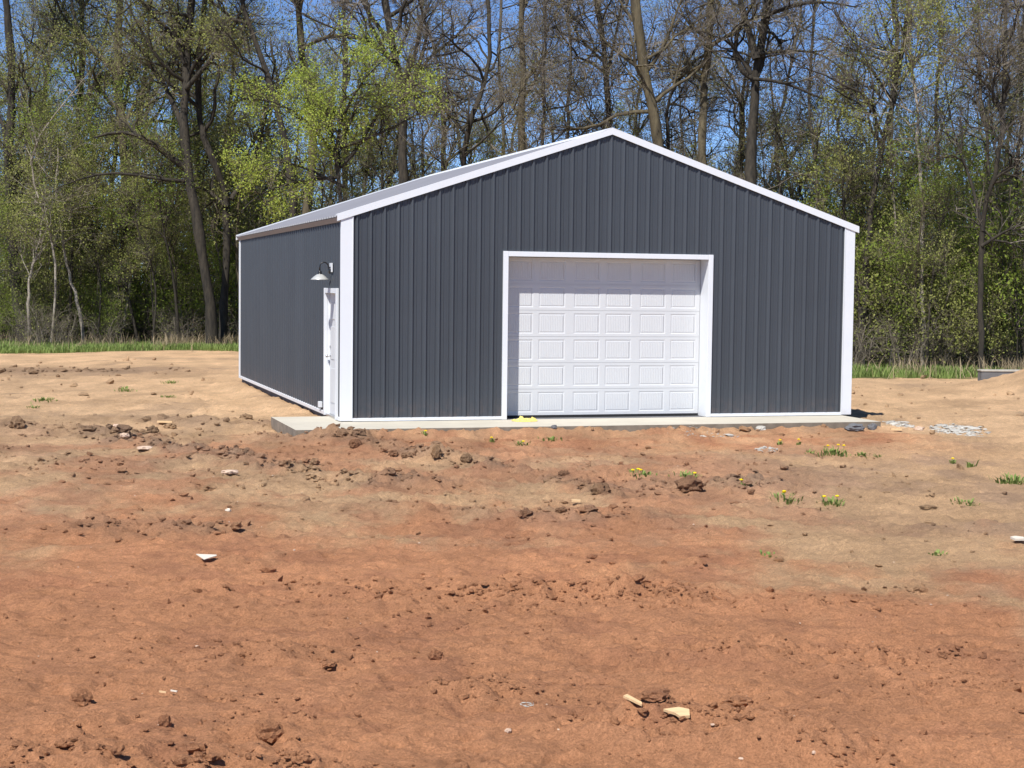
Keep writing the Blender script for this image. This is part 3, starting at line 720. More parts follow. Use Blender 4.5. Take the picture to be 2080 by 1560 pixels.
def smooth_path(px_pts, D, rng, n=22, dz=0.25):
    """trunk line through picture points at one distance, down to the ground and on up past the frame"""
    p0 = at(px_pts[0][0], px_pts[0][1], D)
    pts = [at(x, y, D + (0 if i == 0 else rng.normal() * dz)) for i, (x, y) in enumerate(px_pts)]
    g = gz1(pts[0][0], pts[0][1])
    if pts[0][2] > g + 0.3:
        pts.insert(0, np.array([pts[0][0] + rng.normal() * .1, pts[0][1], g - 0.15]))
    else: pts[0][2] = g - 0.15
    q = resample(pts, n); w = rng.normal(size=(n, 3)) * np.array([0.028, 0.028, 0]); w[0] = 0
    return q + w

TREE_TRIS = 0
def make_tree(name, label, group, px_pts, D, w0, w1, seed, bark='bark_dark', twig='twig', leafm='bud', limbs=(), **kw):
    global TREE_TRIS
    rng = np.random.default_rng(seed)
    path = smooth_path(px_pts, D, rng)
    s = D / FOC / 2
    rad = np.interp(np.linspace(0, 1, len(path)), [0, 1], [w0 * s * 0.82, w1 * s * 0.82])
    lm = [(np.array([at(x, y, D + dd_ * i / max(1, len(pp) - 1)) for i, (x, y) in enumerate(pp)]), w * s) for pp, w, dd_ in limbs]
    tr, cr = tree_arrays(path, rad, rng, lm, **kw)
    root = tag(empty(name, (path[0][0], path[0][1], path[0][2] + 0.15)), label, 'tree', group)
    off = np.array(root.location)
    for nm, bag, ms in (('trunk', tr, [M[bark]]), ('crown', cr, [M[twig], M[leafm]])):
        V, F, mi = bag.arrays(); TREE_TRIS += 2 * len(F)
        link(nm, new_mesh(nm, V - off, F, ms, mi, smooth=(nm == 'trunk')), root)
    return root

WOOD = 'trees along the edge of the wood'
T_ = make_tree
BARE = dict(leafm='bud', twig='twig_grey', leaf_frac=0.4, leaf_size=0.035)
OLV = dict(leafm='olive', leaf_frac=0.75, leaf_n=2, leaf_size=0.038, spread=0.12)
# left of the barn
T_('oak_tree', 'dark leaning trunk at the far left edge of the wood', WOOD, [(48, 695), (30, 560), (14, 330), (28, 150), (5, -60), (-10, -250)], 63, 27, 14, 1, 'bark_dark', n1=13, t0=0.3, **OLV)
T_('oak_tree', 'tall olive budded tree with a straight trunk, second from the left edge', WOOD, [(150, 690), (160, 520), (150, 330), (170, 120), (160, -120), (165, -320)], 68, 20, 8, 2, 'bark_grey', n1=14, t0=0.38, l1=4.6, **OLV)
T_('oak_tree', 'thick pale brown trunk behind the brush left of the big oak', WOOD, [(262, 690), (258, 460), (250, 320), (236, 120), (250, -120), (240, -320)], 66, 27, 13, 3, 'bark_olive', n1=14, t0=0.35, l1=4.8, **OLV)
T_('oak_tree', 'slimmer trunk close beside the thick pale brown trunk', WOOD, [(282, 690), (275, 500), (268, 340), (300, 120), (310, -150)], 67, 18, 6, 4, 'bark_dark', n1=11, t0=0.4, **OLV)
T_('oak_tree', 'big dark oak with a long limb arching left, just left of the barn', WOOD, [(432, 700), (424, 590), (395, 420), (380, 340), (372, 200), (385, 60), (395, -120), (400, -300)], 60, 29, 15, 5, 'bark_dark',
   limbs=(([(380, 345), (335, 310), (285, 270), (230, 262), (190, 280)], 16, -1.5), ([(385, 368), (330, 370), (260, 348), (190, 350), (120, 380)], 9, -2.0),
          ([(372, 260), (340, 180), (300, 110), (240, 60)], 13, 1.5), ([(378, 180), (430, 120), (480, 60), (500, -20)], 12, -1.0), ([(376, 130), (350, 60), (340, -20)], 11, 0)), n1=11, t0=0.5, l1=4.6, **OLV)
T_('oak_tree', 'crooked dark trunk rising from behind the rear corner of the barn', WOOD, [(452, 695), (456, 520), (470, 400), (430, 330), (405, 260), (400, 150), (420, 0), (430, -220)], 61, 22, 10, 6, 'bark_dark',
   limbs=(([(462, 420), (420, 385), (380, 372)], 9, 0.5), ([(470, 405), (520, 330), (540, 230), (560, 120)], 12, 1)), n1=10, t0=0.45, **OLV)
T_('birch_tree', 'thin pale crooked trunk standing in the brush on the left', WOOD, [(172, 690), (160, 610), (140, 555), (125, 470), (112, 400), (120, 300)], 62, 9, 4, 7, 'bark_pale', n1=9, l1=2.4, t0=0.45, n4=4, **OLV)
T_('birch_tree', 'short pale upright trunk near the left edge by the grass', WOOD, [(57, 695), (58, 640), (62, 560), (85, 470), (92, 380)], 61, 8, 4, 8, 'bark_pale', n1=8, l1=2.2, t0=0.4, n4=4, **OLV)
# behind the barn
T_('maple_tree', 'bright lime green leafing tree right behind the barn roof', WOOD, [(690, 640), (695, 400), (680, 330), (690, 250), (700, 170), (720, 100)], 50, 17, 5, 9, 'bark_dark', 'twig', 'lime',
   limbs=(([(690, 330), (640, 260), (590, 215), (530, 195), (490, 200)], 9, -1), ([(692, 340), (740, 290), (760, 230), (800, 180), (850, 170)], 9, 1), ([(684, 310), (640, 190), (620, 120)], 8, 0.5),
          ([(690, 300), (780, 270), (850, 230), (880, 215)], 8, 0), ([(700, 380), (600, 330), (540, 320), (500, 350)], 8, -1), ([(690, 250), (730, 170), (780, 120)], 7, -1.5), ([(690, 360), (580, 370), (510, 400), (490, 430)], 7, -1.5)),
   n1=10, n2=8, n3=6, n4=4, l1=2.4, l2=1.25, l3=0.6, l4=0.3, t0=0.5, leaf_frac=0.8, leaf_n=6, leaf_size=0.036, spread=0.14, clump=1.0)
T_('maple_tree', 'dark leaning trunk left of the lime green tree, behind the roof', WOOD, [(575, 660), (600, 470), (590, 330), (560, 200), (520, 90), (480, -40), (470, -200)], 58, 22, 9, 10, 'bark_dark', n1=12, t0=0.35, **OLV)
T_('oak_tree', 'heavy grey brown trunk rising behind the lime green crown', WOOD, [(620, 650), (625, 420), (640, 250), (610, 100), (600, -60), (610, -260)], 60, 26, 15, 11, 'bark_olive', n1=11, t0=0.4,
   limbs=(([(612, 100), (680, 60), (760, 90), (800, 130)], 9, 0),), **BARE)
T_('oak_tree', 'forked dark oak trunk with wide limbs right of the lime green tree', WOOD, [(815, 600), (820, 330), (815, 170), (795, 80), (775, -20), (760, -220)], 57, 27, 13, 12, 'bark_dark',
   limbs=(([(815, 175), (845, 120), (850, 60), (880, -10)], 13, -1), ([(800, 95), (750, 30), (720, -30)], 12, 1), ([(818, 200), (870, 110), (930, 80), (970, 20)], 10, 0), ([(805, 120), (740, 75), (650, 50), (600, 20)], 9, -1)), n1=9, t0=0.5, l1=4.5, **BARE)
T_('oak_tree', 'twisting bare tree with arching boughs above the left roof slope', WOOD, [(935, 600), (940, 330), (950, 250), (985, 180), (1000, 90), (985, -40), (990, -220)], 56, 16, 9, 13, 'bark_dark',
   limbs=(([(945, 270), (900, 220), (860, 160), (870, 80)], 8, 0.6), ([(950, 250), (1010, 230), (1030, 190)], 8, -1), ([(940, 200), (900, 175), (880, 185)], 7, 0)), n1=12, t0=0.3, **BARE)
T_('ash_tree', 'straight olive brown trunk left of the barn peak', WOOD, [(1056, 600), (1058, 300), (1062, 150), (1058, 0), (1064, -180), (1060, -340)], 55, 19, 13, 14, 'bark_olive', n1=9, t0=0.5, l1=3.6, **BARE)
T_('ash_tree', 'slender dark pole of a tree just left of the barn peak', WOOD, [(1104, 600), (1104, 290), (1106, 150), (1106, 0), (1112, -220)], 54, 10, 6, 15, 'bark_dark', n1=12, t0=0.35, l1=3.0, **BARE)
T_('oak_tree', 'dark tree with its trunk splitting directly above the barn peak', WOOD, [(1236, 600), (1238, 270), (1232, 160), (1225, 80), (1210, 0), (1200, -220)], 56, 15, 12, 16, 'bark_dark',
   limbs=(([(1233, 160), (1246, 90), (1262, 20), (1270, -60)], 8, 0.5), ([(1230, 130), (1180, 80), (1150, 30)], 7, -0.5)), n1=12, t0=0.38, **BARE)
T_('oak_tree', 'thick ochre trunk leaning left, right of the barn peak', WOOD, [(1360, 620), (1342, 300), (1318, 200), (1305, 120), (1298, 50), (1285, -30), (1270, -240)], 54, 31, 20, 17, 'bark_olive',
   limbs=(([(1310, 150), (1355, 90), (1370, 30), (1400, -40)], 11, -0.5), ([(1318, 190), (1270, 140), (1250, 100)], 7, 0.5)), n1=10, t0=0.48, **BARE)
T_('oak_tree', 'bare tree with a sideways arching bough, right of the ochre trunk', WOOD, [(1366, 620), (1358, 300), (1352, 200), (1385, 140), (1430, 105), (1480, 95), (1540, 120)], 57, 14, 5, 18, 'bark_dark', n1=13, t0=0.3, l1=3.2, **BARE)
T_('oak_tree', 'tall mossy trunk rising over the right roof slope', WOOD, [(1425, 640), (1427, 330), (1428, 200), (1440, 90), (1448, 0), (1455, -260)], 55, 26, 15, 19, 'bark_olive',
   limbs=(([(1436, 80), (1390, 40), (1370, -10)], 9, 0.5), ([(1440, 95), (1500, 60), (1530, 0)], 9, -1), ([(1430, 130), (1370, 160), (1330, 200)], 6, 0)), n1=9, t0=0.5, **BARE)
T_('oak_tree', 'massive dark oak with a forked trunk above the right roof slope', WOOD, [(1522, 650), (1524, 350), (1528, 250), (1540, 130), (1560, 20), (1580, -120), (1590, -300)], 53, 32, 18, 20, 'bark_dark',
   limbs=(([(1536, 120), (1515, 40), (1495, -20), (1480, -120)], 19, 0.5), ([(1558, 30), (1610, 10), (1670, 0), (1740, 15)], 10, -1), ([(1530, 160), (1600, 165), (1680, 210), (1750, 210)], 8, -1),
          ([(1536, 110), (1620, 100), (1680, 110), (1720, 150)], 8, 1), ([(1526, 150), (1480, 80), (1440, 70)], 10, 0)), n1=8, t0=0.55, l1=4.2, **BARE)
# right of the barn
T_('ash_tree', 'slim dark tree leaning right with a high left fork, beyond the right eave', WOOD, [(1752, 700), (1762, 480), (1785, 330), (1815, 200), (1832, 100), (1850, 0), (1865, -200)], 51, 17, 7, 21, 'bark_dark',
   limbs=(([(1808, 200), (1770, 140), (1725, 70), (1690, 20)], 8, 0.5), ([(1825, 130), (1800, 60), (1780, 0)], 6, -0.5)), n1=12, t0=0.45, **BARE)
T_('ash_tree', 'pale mottled straight trunk beside the right side of the barn', WOOD, [(1876, 745), (1874, 600), (1872, 420), (1866, 300), (1862, 220), (1850, 120), (1845, -60)], 50, 12, 6, 22, 'bark_pale', n1=11, t0=0.45, l1=3.2, **OLV)
T_('oak_tree', 'dark twin stemmed trunk near the low concrete wall', WOOD, [(1992, 770), (1990, 620), (1994, 500), (2000, 420), (2025, 330), (2045, 200), (2040, 60), (2050, -160)], 48, 16, 7, 23, 'bark_dark',
   limbs=(([(1996, 470), (1985, 400), (1960, 330), (1930, 270), (1920, 150)], 8, 0.6), ([(1994, 500), (2040, 470), (2085, 450)], 8, -0.5)), n1=12, t0=0.4, **BARE)
T_('ash_tree', 'grey trunk standing close right of the dark twin stemmed trunk', WOOD, [(2012, 760), (2010, 600), (2014, 480), (2008, 300), (1990, 150), (1985, -80)], 50, 13, 6, 24, 'bark_grey', n1=12, t0=0.4, **BARE)
T_('ash_tree', 'slender tree between the pale mottled trunk and the twin stemmed trunk', WOOD, [(1925, 760), (1930, 560), (1905, 380), (1900, 240), (1908, 100), (1905, -100)], 52, 12, 5, 25, 'bark_grey', n1=13, t0=0.4, **BARE)
T_('ash_tree', 'dark slim trunk at the right edge of the wood', WOOD, [(2068, 760), (2060, 560), (2066, 380), (2075, 200), (2080, 0), (2090, -200)], 51, 13, 6, 26, 'bark_dark', n1=13, t0=0.35, **BARE)
T_('ash_tree', 'thin grey tree behind the right eave of the barn', WOOD, [(1668, 680), (1665, 480), (1655, 330), (1640, 210), (1650, 80), (1660, -120)], 54, 11, 5, 27, 'bark_grey', n1=13, t0=0.4, **BARE)
T_('ash_tree', 'grey branching tree between the massive oak and the right eave', WOOD, [(1590, 660), (1592, 420), (1570, 280), (1600, 170), (1625, 60), (1640, -120)], 58, 11, 5, 28, 'bark_grey', n1=13, t0=0.4, **BARE)
T_('ash_tree', 'thin grey tree standing between the slender pole and the splitting dark tree', WOOD, [(1165, 610), (1160, 400), (1150, 250), (1165, 130), (1150, 0), (1160, -180)], 60, 11, 5, 29, 'bark_grey', n1=14, t0=0.35, **BARE)
T_('ash_tree', 'fine grey tree behind the straight olive brown trunk', WOOD, [(1010, 620), (1015, 400), (1025, 250), (1010, 120), (1020, 0), (1010, -180)], 62, 12, 5, 30, 'bark_grey', n1=14, t0=0.35, **BARE)

# ------- understory: saplings and shrubs, a few kinds, many individuals
def protot(kind, seed):
    rng = np.random.default_rng(seed); tr, cr = Bag(), Bag()
    if kind == 'shrub':
        for _ in range(9):
            h = rng.uniform(1.8, 4.6); d = rng.uniform(0, 6.28); o = rng.uniform(0, 0.5)
            lean = rng.uniform(0.05, 0.45)
            q = np.array([[o * math.cos(d), o * math.sin(d), -0.1], [(o + lean * .3 * h) * math.cos(d + .2), (o + lean * .3 * h) * math.sin(d + .2), h * .5], [(o + lean * .7 * h) * math.cos(d), (o + lean * .7 * h) * math.sin(d), h]])
            path = resample(q, 7) + np.concatenate([[[0, 0, 0]], rng.normal(size=(6, 3)) * 0.05])
            r = np.linspace(0.022, 0.006, 7)
            V, F = tubes(path[None], r[None], 5); tr.add(V, F)
            P2, R2 = grow(path[None], r[None], 12, 0.1, 1, 1.3, (0.5, 1.2), 3, 0.009, rng, up=0.2, taper=0.4)
            V, F = tubes(P2, R2, 3); cr.add(V, F)
            P3, R3 = grow(P2, R2, 7, 0.1, 1, 0.55, (0.4, 1.2), 2, 0.005, rng, up=0.1, taper=0.5)
            V, F = tubes(P3, R3, 3); cr.add(V, F)
            tips = P3[:, 1:].reshape(-1, 3); k = rng.random(len(tips)) < 0.9
            V, F = leaves(tips[k], 0.040, rng, 3, 0.11); cr.add(V, F, 1)
    elif kind == 'brush':                        # bare thicket of canes
        for _ in range(16):
            h = rng.uniform(1.0, 3.0); d = rng.uniform(0, 6.28); o = rng.uniform(0, 0.8); ln = rng.uniform(0.1, 0.9)
            q = np.array([[o * math.cos(d), o * math.sin(d), -0.1], [(o + ln * .3 * h) * math.cos(d), (o + ln * .3 * h) * math.sin(d), h * .6], [(o + ln * .9 * h) * math.cos(d + .3), (o + ln * .9 * h) * math.sin(d + .3), h * .85]])
            path = resample(q, 6) + np.concatenate([[[0, 0, 0]], rng.normal(size=(5, 3)) * 0.06]); r = np.linspace(0.015, 0.005, 6)
            V, F = tubes(path[None], r[None], 4); tr.add(V, F)
            P2, R2 = grow(path[None], r[None], 10, 0.1, 1, 0.9, (0.4, 1.3), 3, 0.006, rng, up=0.0, taper=0.5, wob=0.5)
            V, F = tubes(P2, R2, 3); cr.add(V, F)
            P3, R3 = grow(P2, R2, 4, 0.1, 1, 0.4, (0.4, 1.3), 2, 0.004, rng, up=0.0, taper=0.5)
            V, F = tubes(P3, R3, 3); cr.add(V, F)
            tips = P3[:, -1]; k = rng.random(len(tips)) < 0.35
            V, F = leaves(tips[k], 0.04, rng, 1, 0.05); cr.add(V, F, 1)
    else:                                        # sapling
        h = rng.uniform(6.5, 9.5); q = np.array([[0, 0, -0.1], [rng.normal() * .25, rng.normal() * .25, h * .35], [rng.normal() * .5, rng.normal() * .5, h * .7], [rng.normal() * .8, rng.normal() * .8, h]])
        path = resample(q, 12); r = np.linspace(0.055, 0.012, 12)
        return tree_arrays(path, r, rng, n1=14, n2=6, n3=5, n4=3, l1=1.8, l2=0.95, l3=0.5, l4=0.28, t0=0.25, leaf='x', leaf_frac=0.7, leaf_n=2, leaf_size=0.033, spread=0.10, twig_r=0.005, kt=6, up=0.3)
    return tr, cr
PROTO = {}
for kind, n in (('shrub', 3), ('brush', 3), ('sapling', 4)):
    for i in range(n):
        tr, cr = protot(kind, 500 + 31 * i + len(kind)); PROTO[kind, i] = (tr.arrays(), cr.arrays())
for i in range(8):                               # tall trees of the rows behind
    rng = np.random.default_rng(900 + i); h = rng.uniform(15, 20)
    q = np.array([[0, 0, -0.2], [rng.normal() * .4, rng.normal() * .4, h * .4], [rng.normal() * .9, rng.normal() * .9, h * .8], [rng.normal() * 1.3, rng.normal() * 1.3, h]])
    path = resample(q, 14); path[1:] += rng.normal(size=(13, 3)) * np.array([.06, .06, 0])
    tr, cr = tree_arrays(path, np.linspace(0.17, 0.035, 14), rng, n1=15, n2=7, n3=7, n4=4, l1=3.9, l2=2.0, l3=1.0, l4=0.5, t0=0.2 + 0.02 * i, leaf='x', leaf_frac=0.8, leaf_n=1, leaf_size=0.045, spread=0.14, twig_r=0.007, kt=7)
    PROTO['tall', i] = (tr.arrays(), cr.arrays())
PME = {}
def proto_mesh(kind, i):
    if (kind, i) not in PME:
        (V, F, m), (V2, F2, m2) = PROTO[kind, i]
        PME[kind, i] = (new_mesh('stem', V, F, [M['bark_dark']], smooth=True), new_mesh('crown', V2, F2, [M['twig'], M['olive']], m2))
    return PME[kind, i]
def set_mat(o, *ms):
    for k, m in enumerate(ms): o.material_slots[k].link = 'OBJECT'; o.material_slots[k].material = M[m]
def plant(name, kind, i, x, y, s, rz, label, cat, group, bark, twig, leafm):
    a_, b_ = proto_mesh(kind, i)
    root = tag(empty(name, (x, y, gz1(x, y))), label, cat, group); root.scale = (s, s, s * random.uniform(0.85, 1.15)); root.rotation_euler.z = rz
    set_mat(link('stem' if kind in ('shrub', 'brush') else 'trunk', a_, root), bark); set_mat(link('crown', b_, root), twig, leafm)
rs = random.Random(11)
def spot(px, extra):                             # a place at a picture column, some metres behind the grass edge
    k = (px - 1040) / FOC; d = 50.0
    for _ in range(8): d = float(grass_edge(k * d)) + extra
    return xy(k * d, d)
# words for where a plant of the wood stands: the nearest of the trees one can tell apart
MARK = [(40, 'leaning trunk at the far left'), (58, 'short pale trunk'), (150, 'tall olive budded tree'), (172, 'thin pale crooked trunk'), (262, 'thick pale brown trunk'), (432, 'big dark oak'), (575, 'leaning trunk behind the roof'),
        (690, 'lime green tree'), (815, 'forked dark oak'), (935, 'twisting bare tree'), (1056, 'straight olive brown trunk'), (1104, 'slender dark pole'), (1236, 'tree above the barn peak'), (1345, 'thick ochre trunk'),
        (1427, 'tall mossy trunk'), (1524, 'massive forked oak'), (1665, 'thin grey eave tree'), (1755, 'slim tree leaning right'), (1875, 'pale mottled trunk'), (1925, 'slender tree near the twin stems'), (1992, 'dark twin stemmed trunk'), (2066, 'slim trunk at the right edge')]
SEEN = {}
def where(px, what):
    mx, nm = min(MARK, key=lambda q: abs(q[0] - px)); side = 'left' if px < mx else 'right'
    key = (what, nm, side); SEEN[key] = SEEN.get(key, 0) + 1
    rank = ['just ', 'somewhat ', 'well ', 'far ', 'furthest '][min(SEEN[key] - 1, 4)]
    return f'{what} {rank}{side} of the {nm}'
def row(n, a, b, ex, sc, kind, nk, name, what, cat, group, barks, twig, leafs):
    pxs = sorted((a + (b - a) * (j + rs.random()) / n for j in range(n)))
    order = sorted(range(n), key=lambda j: min(abs(pxs[j] - m[0]) for m in MARK))
    for j in order:
        x, y = spot(pxs[j], rs.uniform(*ex)); bk = barks[j % len(barks)]
        w = {'bark_dark': 'dark', 'bark_grey': 'grey', 'bark_pale': 'pale', 'bark_olive': 'brown', 'twig_grey': 'grey'}[bk]
        plant(name, kind, j % nk, x, y, rs.uniform(*sc), rs.uniform(0, 6.28), where(pxs[j], what.replace('#', w)), cat, group, bk, twig, leafs[j % len(leafs)])
SB = ['bark_dark', 'bark_grey', 'bark_dark', 'bark_olive', 'bark_dark', 'bark_dark', 'bark_grey', 'bark_dark', 'bark_olive', 'bark_dark', 'bark_pale']
row(22, -30, 540, (7.5, 14), (0.6, 1.2), 'shrub', 3, 'understory_shrub', 'green leafing shrub', 'shrub', 'green shrubs left of the barn', ['bark_dark'], 'twig', ['green', 'green', 'olive'])
row(24, 1720, 2130, (4.5, 11), (0.75, 1.4), 'shrub', 3, 'understory_shrub', 'green leafing shrub', 'shrub', 'green shrubs right of the barn', ['bark_dark'], 'twig', ['green', 'olive', 'green'])
row(14, 520, 1740, (7, 14), (1.0, 1.5), 'shrub', 3, 'understory_shrub', 'olive leafing shrub', 'shrub', 'shrubs behind the barn', ['bark_dark'], 'twig', ['olive', 'green'])
row(7, -30, 520, (5.5, 8), (0.5, 0.85), 'brush', 3, 'bare_thicket', 'tangle of bare canes', 'brush', 'bare thickets left of the barn', ['twig_grey'], 'twig', ['olive'])
row(6, 1730, 2120, (3.5, 6), (0.5, 0.85), 'brush', 3, 'bare_thicket', 'tangle of bare canes', 'brush', 'bare thickets right of the barn', ['twig_grey'], 'twig', ['olive'])
row(44, -40, 530, (5, 16), (0.7, 1.4), 'sapling', 4, 'sapling', 'slim # sapling', 'tree', 'saplings left of the barn', SB, 'twig', ['olive', 'green', 'olive'])
row(32, 1640, 2130, (4, 15), (0.7, 1.2), 'sapling', 4, 'sapling', 'slim # sapling', 'tree', 'saplings right of the barn', SB, 'twig', ['olive', 'olive', 'green'])
row(24, 500, 1680, (7, 18), (0.85, 1.3), 'sapling', 4, 'sapling', 'slim # sapling', 'tree', 'saplings behind the barn', SB, 'twig_grey', ['bud', 'olive'])
row(28, -120, 900, (12, 26), (0.65, 0.95), 'tall', 8, 'forest_tree', 'tall # second row tree', 'tree', 'second row of trees on the left', SB, 'twig', ['olive'])
row(17, 850, 2200, (13, 26), (0.55, 0.85), 'tall', 8, 'forest_tree', 'tall # second row tree', 'tree', 'second row of trees on the right', SB, 'twig_grey', ['bud', 'olive'])
row(22, -250, 2330, (28, 50), (0.6, 0.85), 'tall', 8, 'forest_tree', 'tall # tree in deep wood', 'tree', 'trees deep in the wood', SB, 'twig', ['olive'])
row(46, -220, 2300, (14, 32), (1.1, 1.9), 'shrub', 3, 'understory_shrub', 'green shrub in deep wood', 'shrub', 'shrubs deep in the wood', ['bark_dark'], 'twig', ['green', 'olive'])
row(30, -260, 2340, (34, 60), (1.6, 2.4), 'shrub', 3, 'understory_shrub', 'large green shrub far back', 'shrub', 'shrubs far back in the wood', ['bark_dark'], 'twig', ['green', 'olive'])
print('HERO TRIS', TREE_TRIS, 'GROUND', 2 * len(gf))

# ------------------------------------------------------------------ grass at the wood's edge
def blades(n, pos, h, w, rng, lean=0.5, name='grass', m='grass', label=None):
    x, y = pos
    z = ground_z(x, y) - 0.01; N = len(x)
    H = h * rng.uniform(0.45, 1.25, N); th = rng.uniform(0, 6.28, N); ln = rng.uniform(0.1, lean, N) * H
    ux, uy = np.cos(th), np.sin(th); W = w * rng.uniform(0.6, 1.3, N)
    b = np.stack([x, y, z], 1); side = np.stack([-uy, ux, 0 * x], 1) * W[:, None]; out = np.stack([ux, uy, 0 * x], 1)
    mid = b + out * (ln * 0.35)[:, None]; mid[:, 2] += H * 0.6
    tip = b + out * ln[:, None]; tip[:, 2] += H
    V = np.stack([b - side, b + side, mid + side * .7, mid - side * .7, tip], 1).reshape(-1, 3)
    i = np.arange(N)[:, None] * 5
    F4 = i + np.array([[0, 1, 2, 3]]); F3 = i + np.array([[3, 2, 4]])
    me = new_mesh(name, V, [F4, F3], M[m]); return tag(link(name, me), label, 'grass', kind='stuff')
gr = np.random.default_rng(5)
N = 30000; a_ = np.concatenate([gr.uniform(-20, -7, N * 2 // 3), gr.uniform(7.5, 15, N // 3)]); e_ = grass_edge(a_)
dp = e_ + gr.gamma(1.5, 2.2, len(a_)) + 1.4 * fbm(a_ * 0.6, a_ * 0 + 3, 5, 3)
blades(N, xy(a_, dp), 0.21, 0.014, gr, 0.8, 'grass', 'grass', 'strip of green spring grass between the bare soil and the wood')
N = 16000; a_ = np.concatenate([gr.uniform(-20, -7, N * 3 // 5), gr.uniform(7.5, 15, N * 2 // 5)]); e_ = grass_edge(a_)
cl = fbm(a_ * 1.5, a_ * 0 + 9, 8, 3); k = gr.random(len(a_)) < 0.05 + np.where(a_ < 0, 0.5, 1.0) * sstep(0.05, 0.55, cl); a_ = a_[k]; e_ = e_[k]; cl = cl[k]
dp = e_ + np.where(a_ < 0, 4.0, 1.8) + gr.normal(size=len(a_)) * np.where(a_ < 0, 1.6, 1.0)
blades(N, xy(a_, dp), 0.52, 0.009, gr, 1.3, 'dry_grass', 'straw', 'tall bleached dry grass along the foot of the wood')

# ------------------------------------------------------------------ loose soil and stones
def ico():
    p = (1 + 5 ** .5) / 2
    v = np.array([(-1, p, 0), (1, p, 0), (-1, -p, 0), (1, -p, 0), (0, -1, p), (0, 1, p), (0, -1, -p), (0, 1, -p), (p, 0, -1), (p, 0, 1), (-p, 0, -1), (-p, 0, 1)], float)
    f = np.array([(0, 11, 5), (0, 5, 1), (0, 1, 7), (0, 7, 10), (0, 10, 11), (1, 5, 9), (5, 11, 4), (11, 10, 2), (10, 7, 6), (7, 1, 8), (3, 9, 4), (3, 4, 2), (3, 2, 6), (3, 6, 8), (3, 8, 9), (4, 9, 5), (2, 4, 11), (6, 2, 10), (8, 6, 7), (9, 8, 1)])
    return v / np.linalg.norm(v[0]), f
def subdiv(v, f):
    v = list(map(tuple, v)); c = {}; nf = []
    def mid(a, b):
        k = (min(a, b), max(a, b))
        if k not in c:
            m = (np.array(v[a]) + np.array(v[b])); m /= np.linalg.norm(m); v.append(tuple(m)); c[k] = len(v) - 1
        return c[k]
    for a, b, d in f:
        x, y, z = mid(a, b), mid(b, d), mid(d, a); nf += [(a, x, z), (b, y, x), (d, z, y), (x, y, z)]
    return np.array(v), np.array(nf)
I0 = ico(); I1 = subdiv(*I0); I2 = subdiv(*I1)
def lump_shape(base, rng, rough=0.55):
    v, f = base; w = v * (1 + rough * rng.normal(size=(len(v), 1)) * 0.5)
    w = w * rng.uniform(0.6, 1.2, 3); return w, f
def scatter_lumps(name, n, a_rng, d_rng, size, rng, dens, m, label, cat, base=I0, tint=1.0, flat=0.65, sink=0.3):
    A = rng.uniform(*a_rng, n * 14); D = d_rng[0] + (d_rng[1] - d_rng[0]) * rng.random(n * 14)
    A = np.where(np.abs(A) > 0.36 * D + 0.4, A * 0.3, A)
    x, y = xy(A, D); k = rng.random(len(x)) < dens(A, D, x, y)
    off = (x > -1.05) & (x < 9.2) & (y > -1.47) & (y < 13) | (x > -0.1) & (x < 9.3) & (y > -0.1)
    x, y = x[k & ~off][:n], y[k & ~off][:n]; N = len(x); z = ground_z(x, y)
    sh = [lump_shape(base, rng) for _ in range(24)]
    s = size * rng.gamma(2.0, 0.5, N).clip(0.3, 3.2)
    Vs, Fs, nv = [], [], 0
    for i in range(N):
        v, f = sh[i % 24]; th = rng.uniform(0, 6.28); c, sn = math.cos(th), math.sin(th)
        w = np.stack([v[:, 0] * c - v[:, 1] * sn, v[:, 0] * sn + v[:, 1] * c, v[:, 2] * flat], 1) * s[i]
        Vs.append(w + np.array([x[i], y[i], z[i] + s[i] * (flat - sink) * 0.9])); Fs.append(f + nv); nv += len(v)
    V = np.concatenate(Vs); me = new_mesh(name, V, np.concatenate(Fs), m, smooth=False)
    if m is M['soil']:
        c = soil_colour(V[:, 0], V[:, 1]) * tint  # tint darkens the crumbs, painting in some of their tiny shadows
        ca = me.color_attributes.new('soil', 'FLOAT_COLOR', 'POINT'); ca.data.foreach_set('color', np.concatenate([c, np.ones((len(c), 1))], 1).astype(np.float32).ravel())
    return tag(link(name, me), label, cat, kind='stuff')
lr = np.random.default_rng(21)
dens1 = lambda A, D, x, y: np.clip(0.012 + 0.022 * sstep(13, 17, D) + churn(A, D) ** 1.8 * 1.0 + 0.10 * sstep(0.2, 0.5, fbm(A * 1.3, D * 2.2, 301, 3)), 0, 1)
scatter_lumps('soil_crumbs', 6500, (-3.6, 3.6), (6.2, 13), 0.0078, lr, dens1, M['soil'], 'crumbs of red clay soil strewn over the foreground', 'soil', I0, 0.84)
scatter_lumps('soil_crumbs', 3400, (-7.5, 6), (12, 27), 0.018, lr, dens1, M['soil'], 'small lumps of turned soil in front of the barn', 'soil', I0, 0.84)
scatter_lumps('soil_crumbs', 520, (-9, 4), (15, 28), 0.033, lr, lambda A, D, x, y: churn(A, D) ** 3, M['soil'], 'larger clods along the ridges of turned soil', 'soil', I1, 0.8)
scatter_lumps('soil_crumbs', 170, (-3.0, 3.0), (6.4, 12.5), 0.018, lr, lambda A, D, x, y: churn(A, D) ** 2.5, M['soil'], 'larger clods of red clay in the foreground', 'soil', I1, 0.85)
scatter_lumps('soil_crumbs', 900, (-14, 14), (26, 50), 0.04, lr, dens1, M['soil'], 'small lumps of tan soil beside the barn', 'soil', I0, 0.7)
M['pebble'] = mat('pale_pebble', (0.42, 0.28, 0.19), rough=0.85, col2=(0.60, 0.47, 0.36), vscale=6)
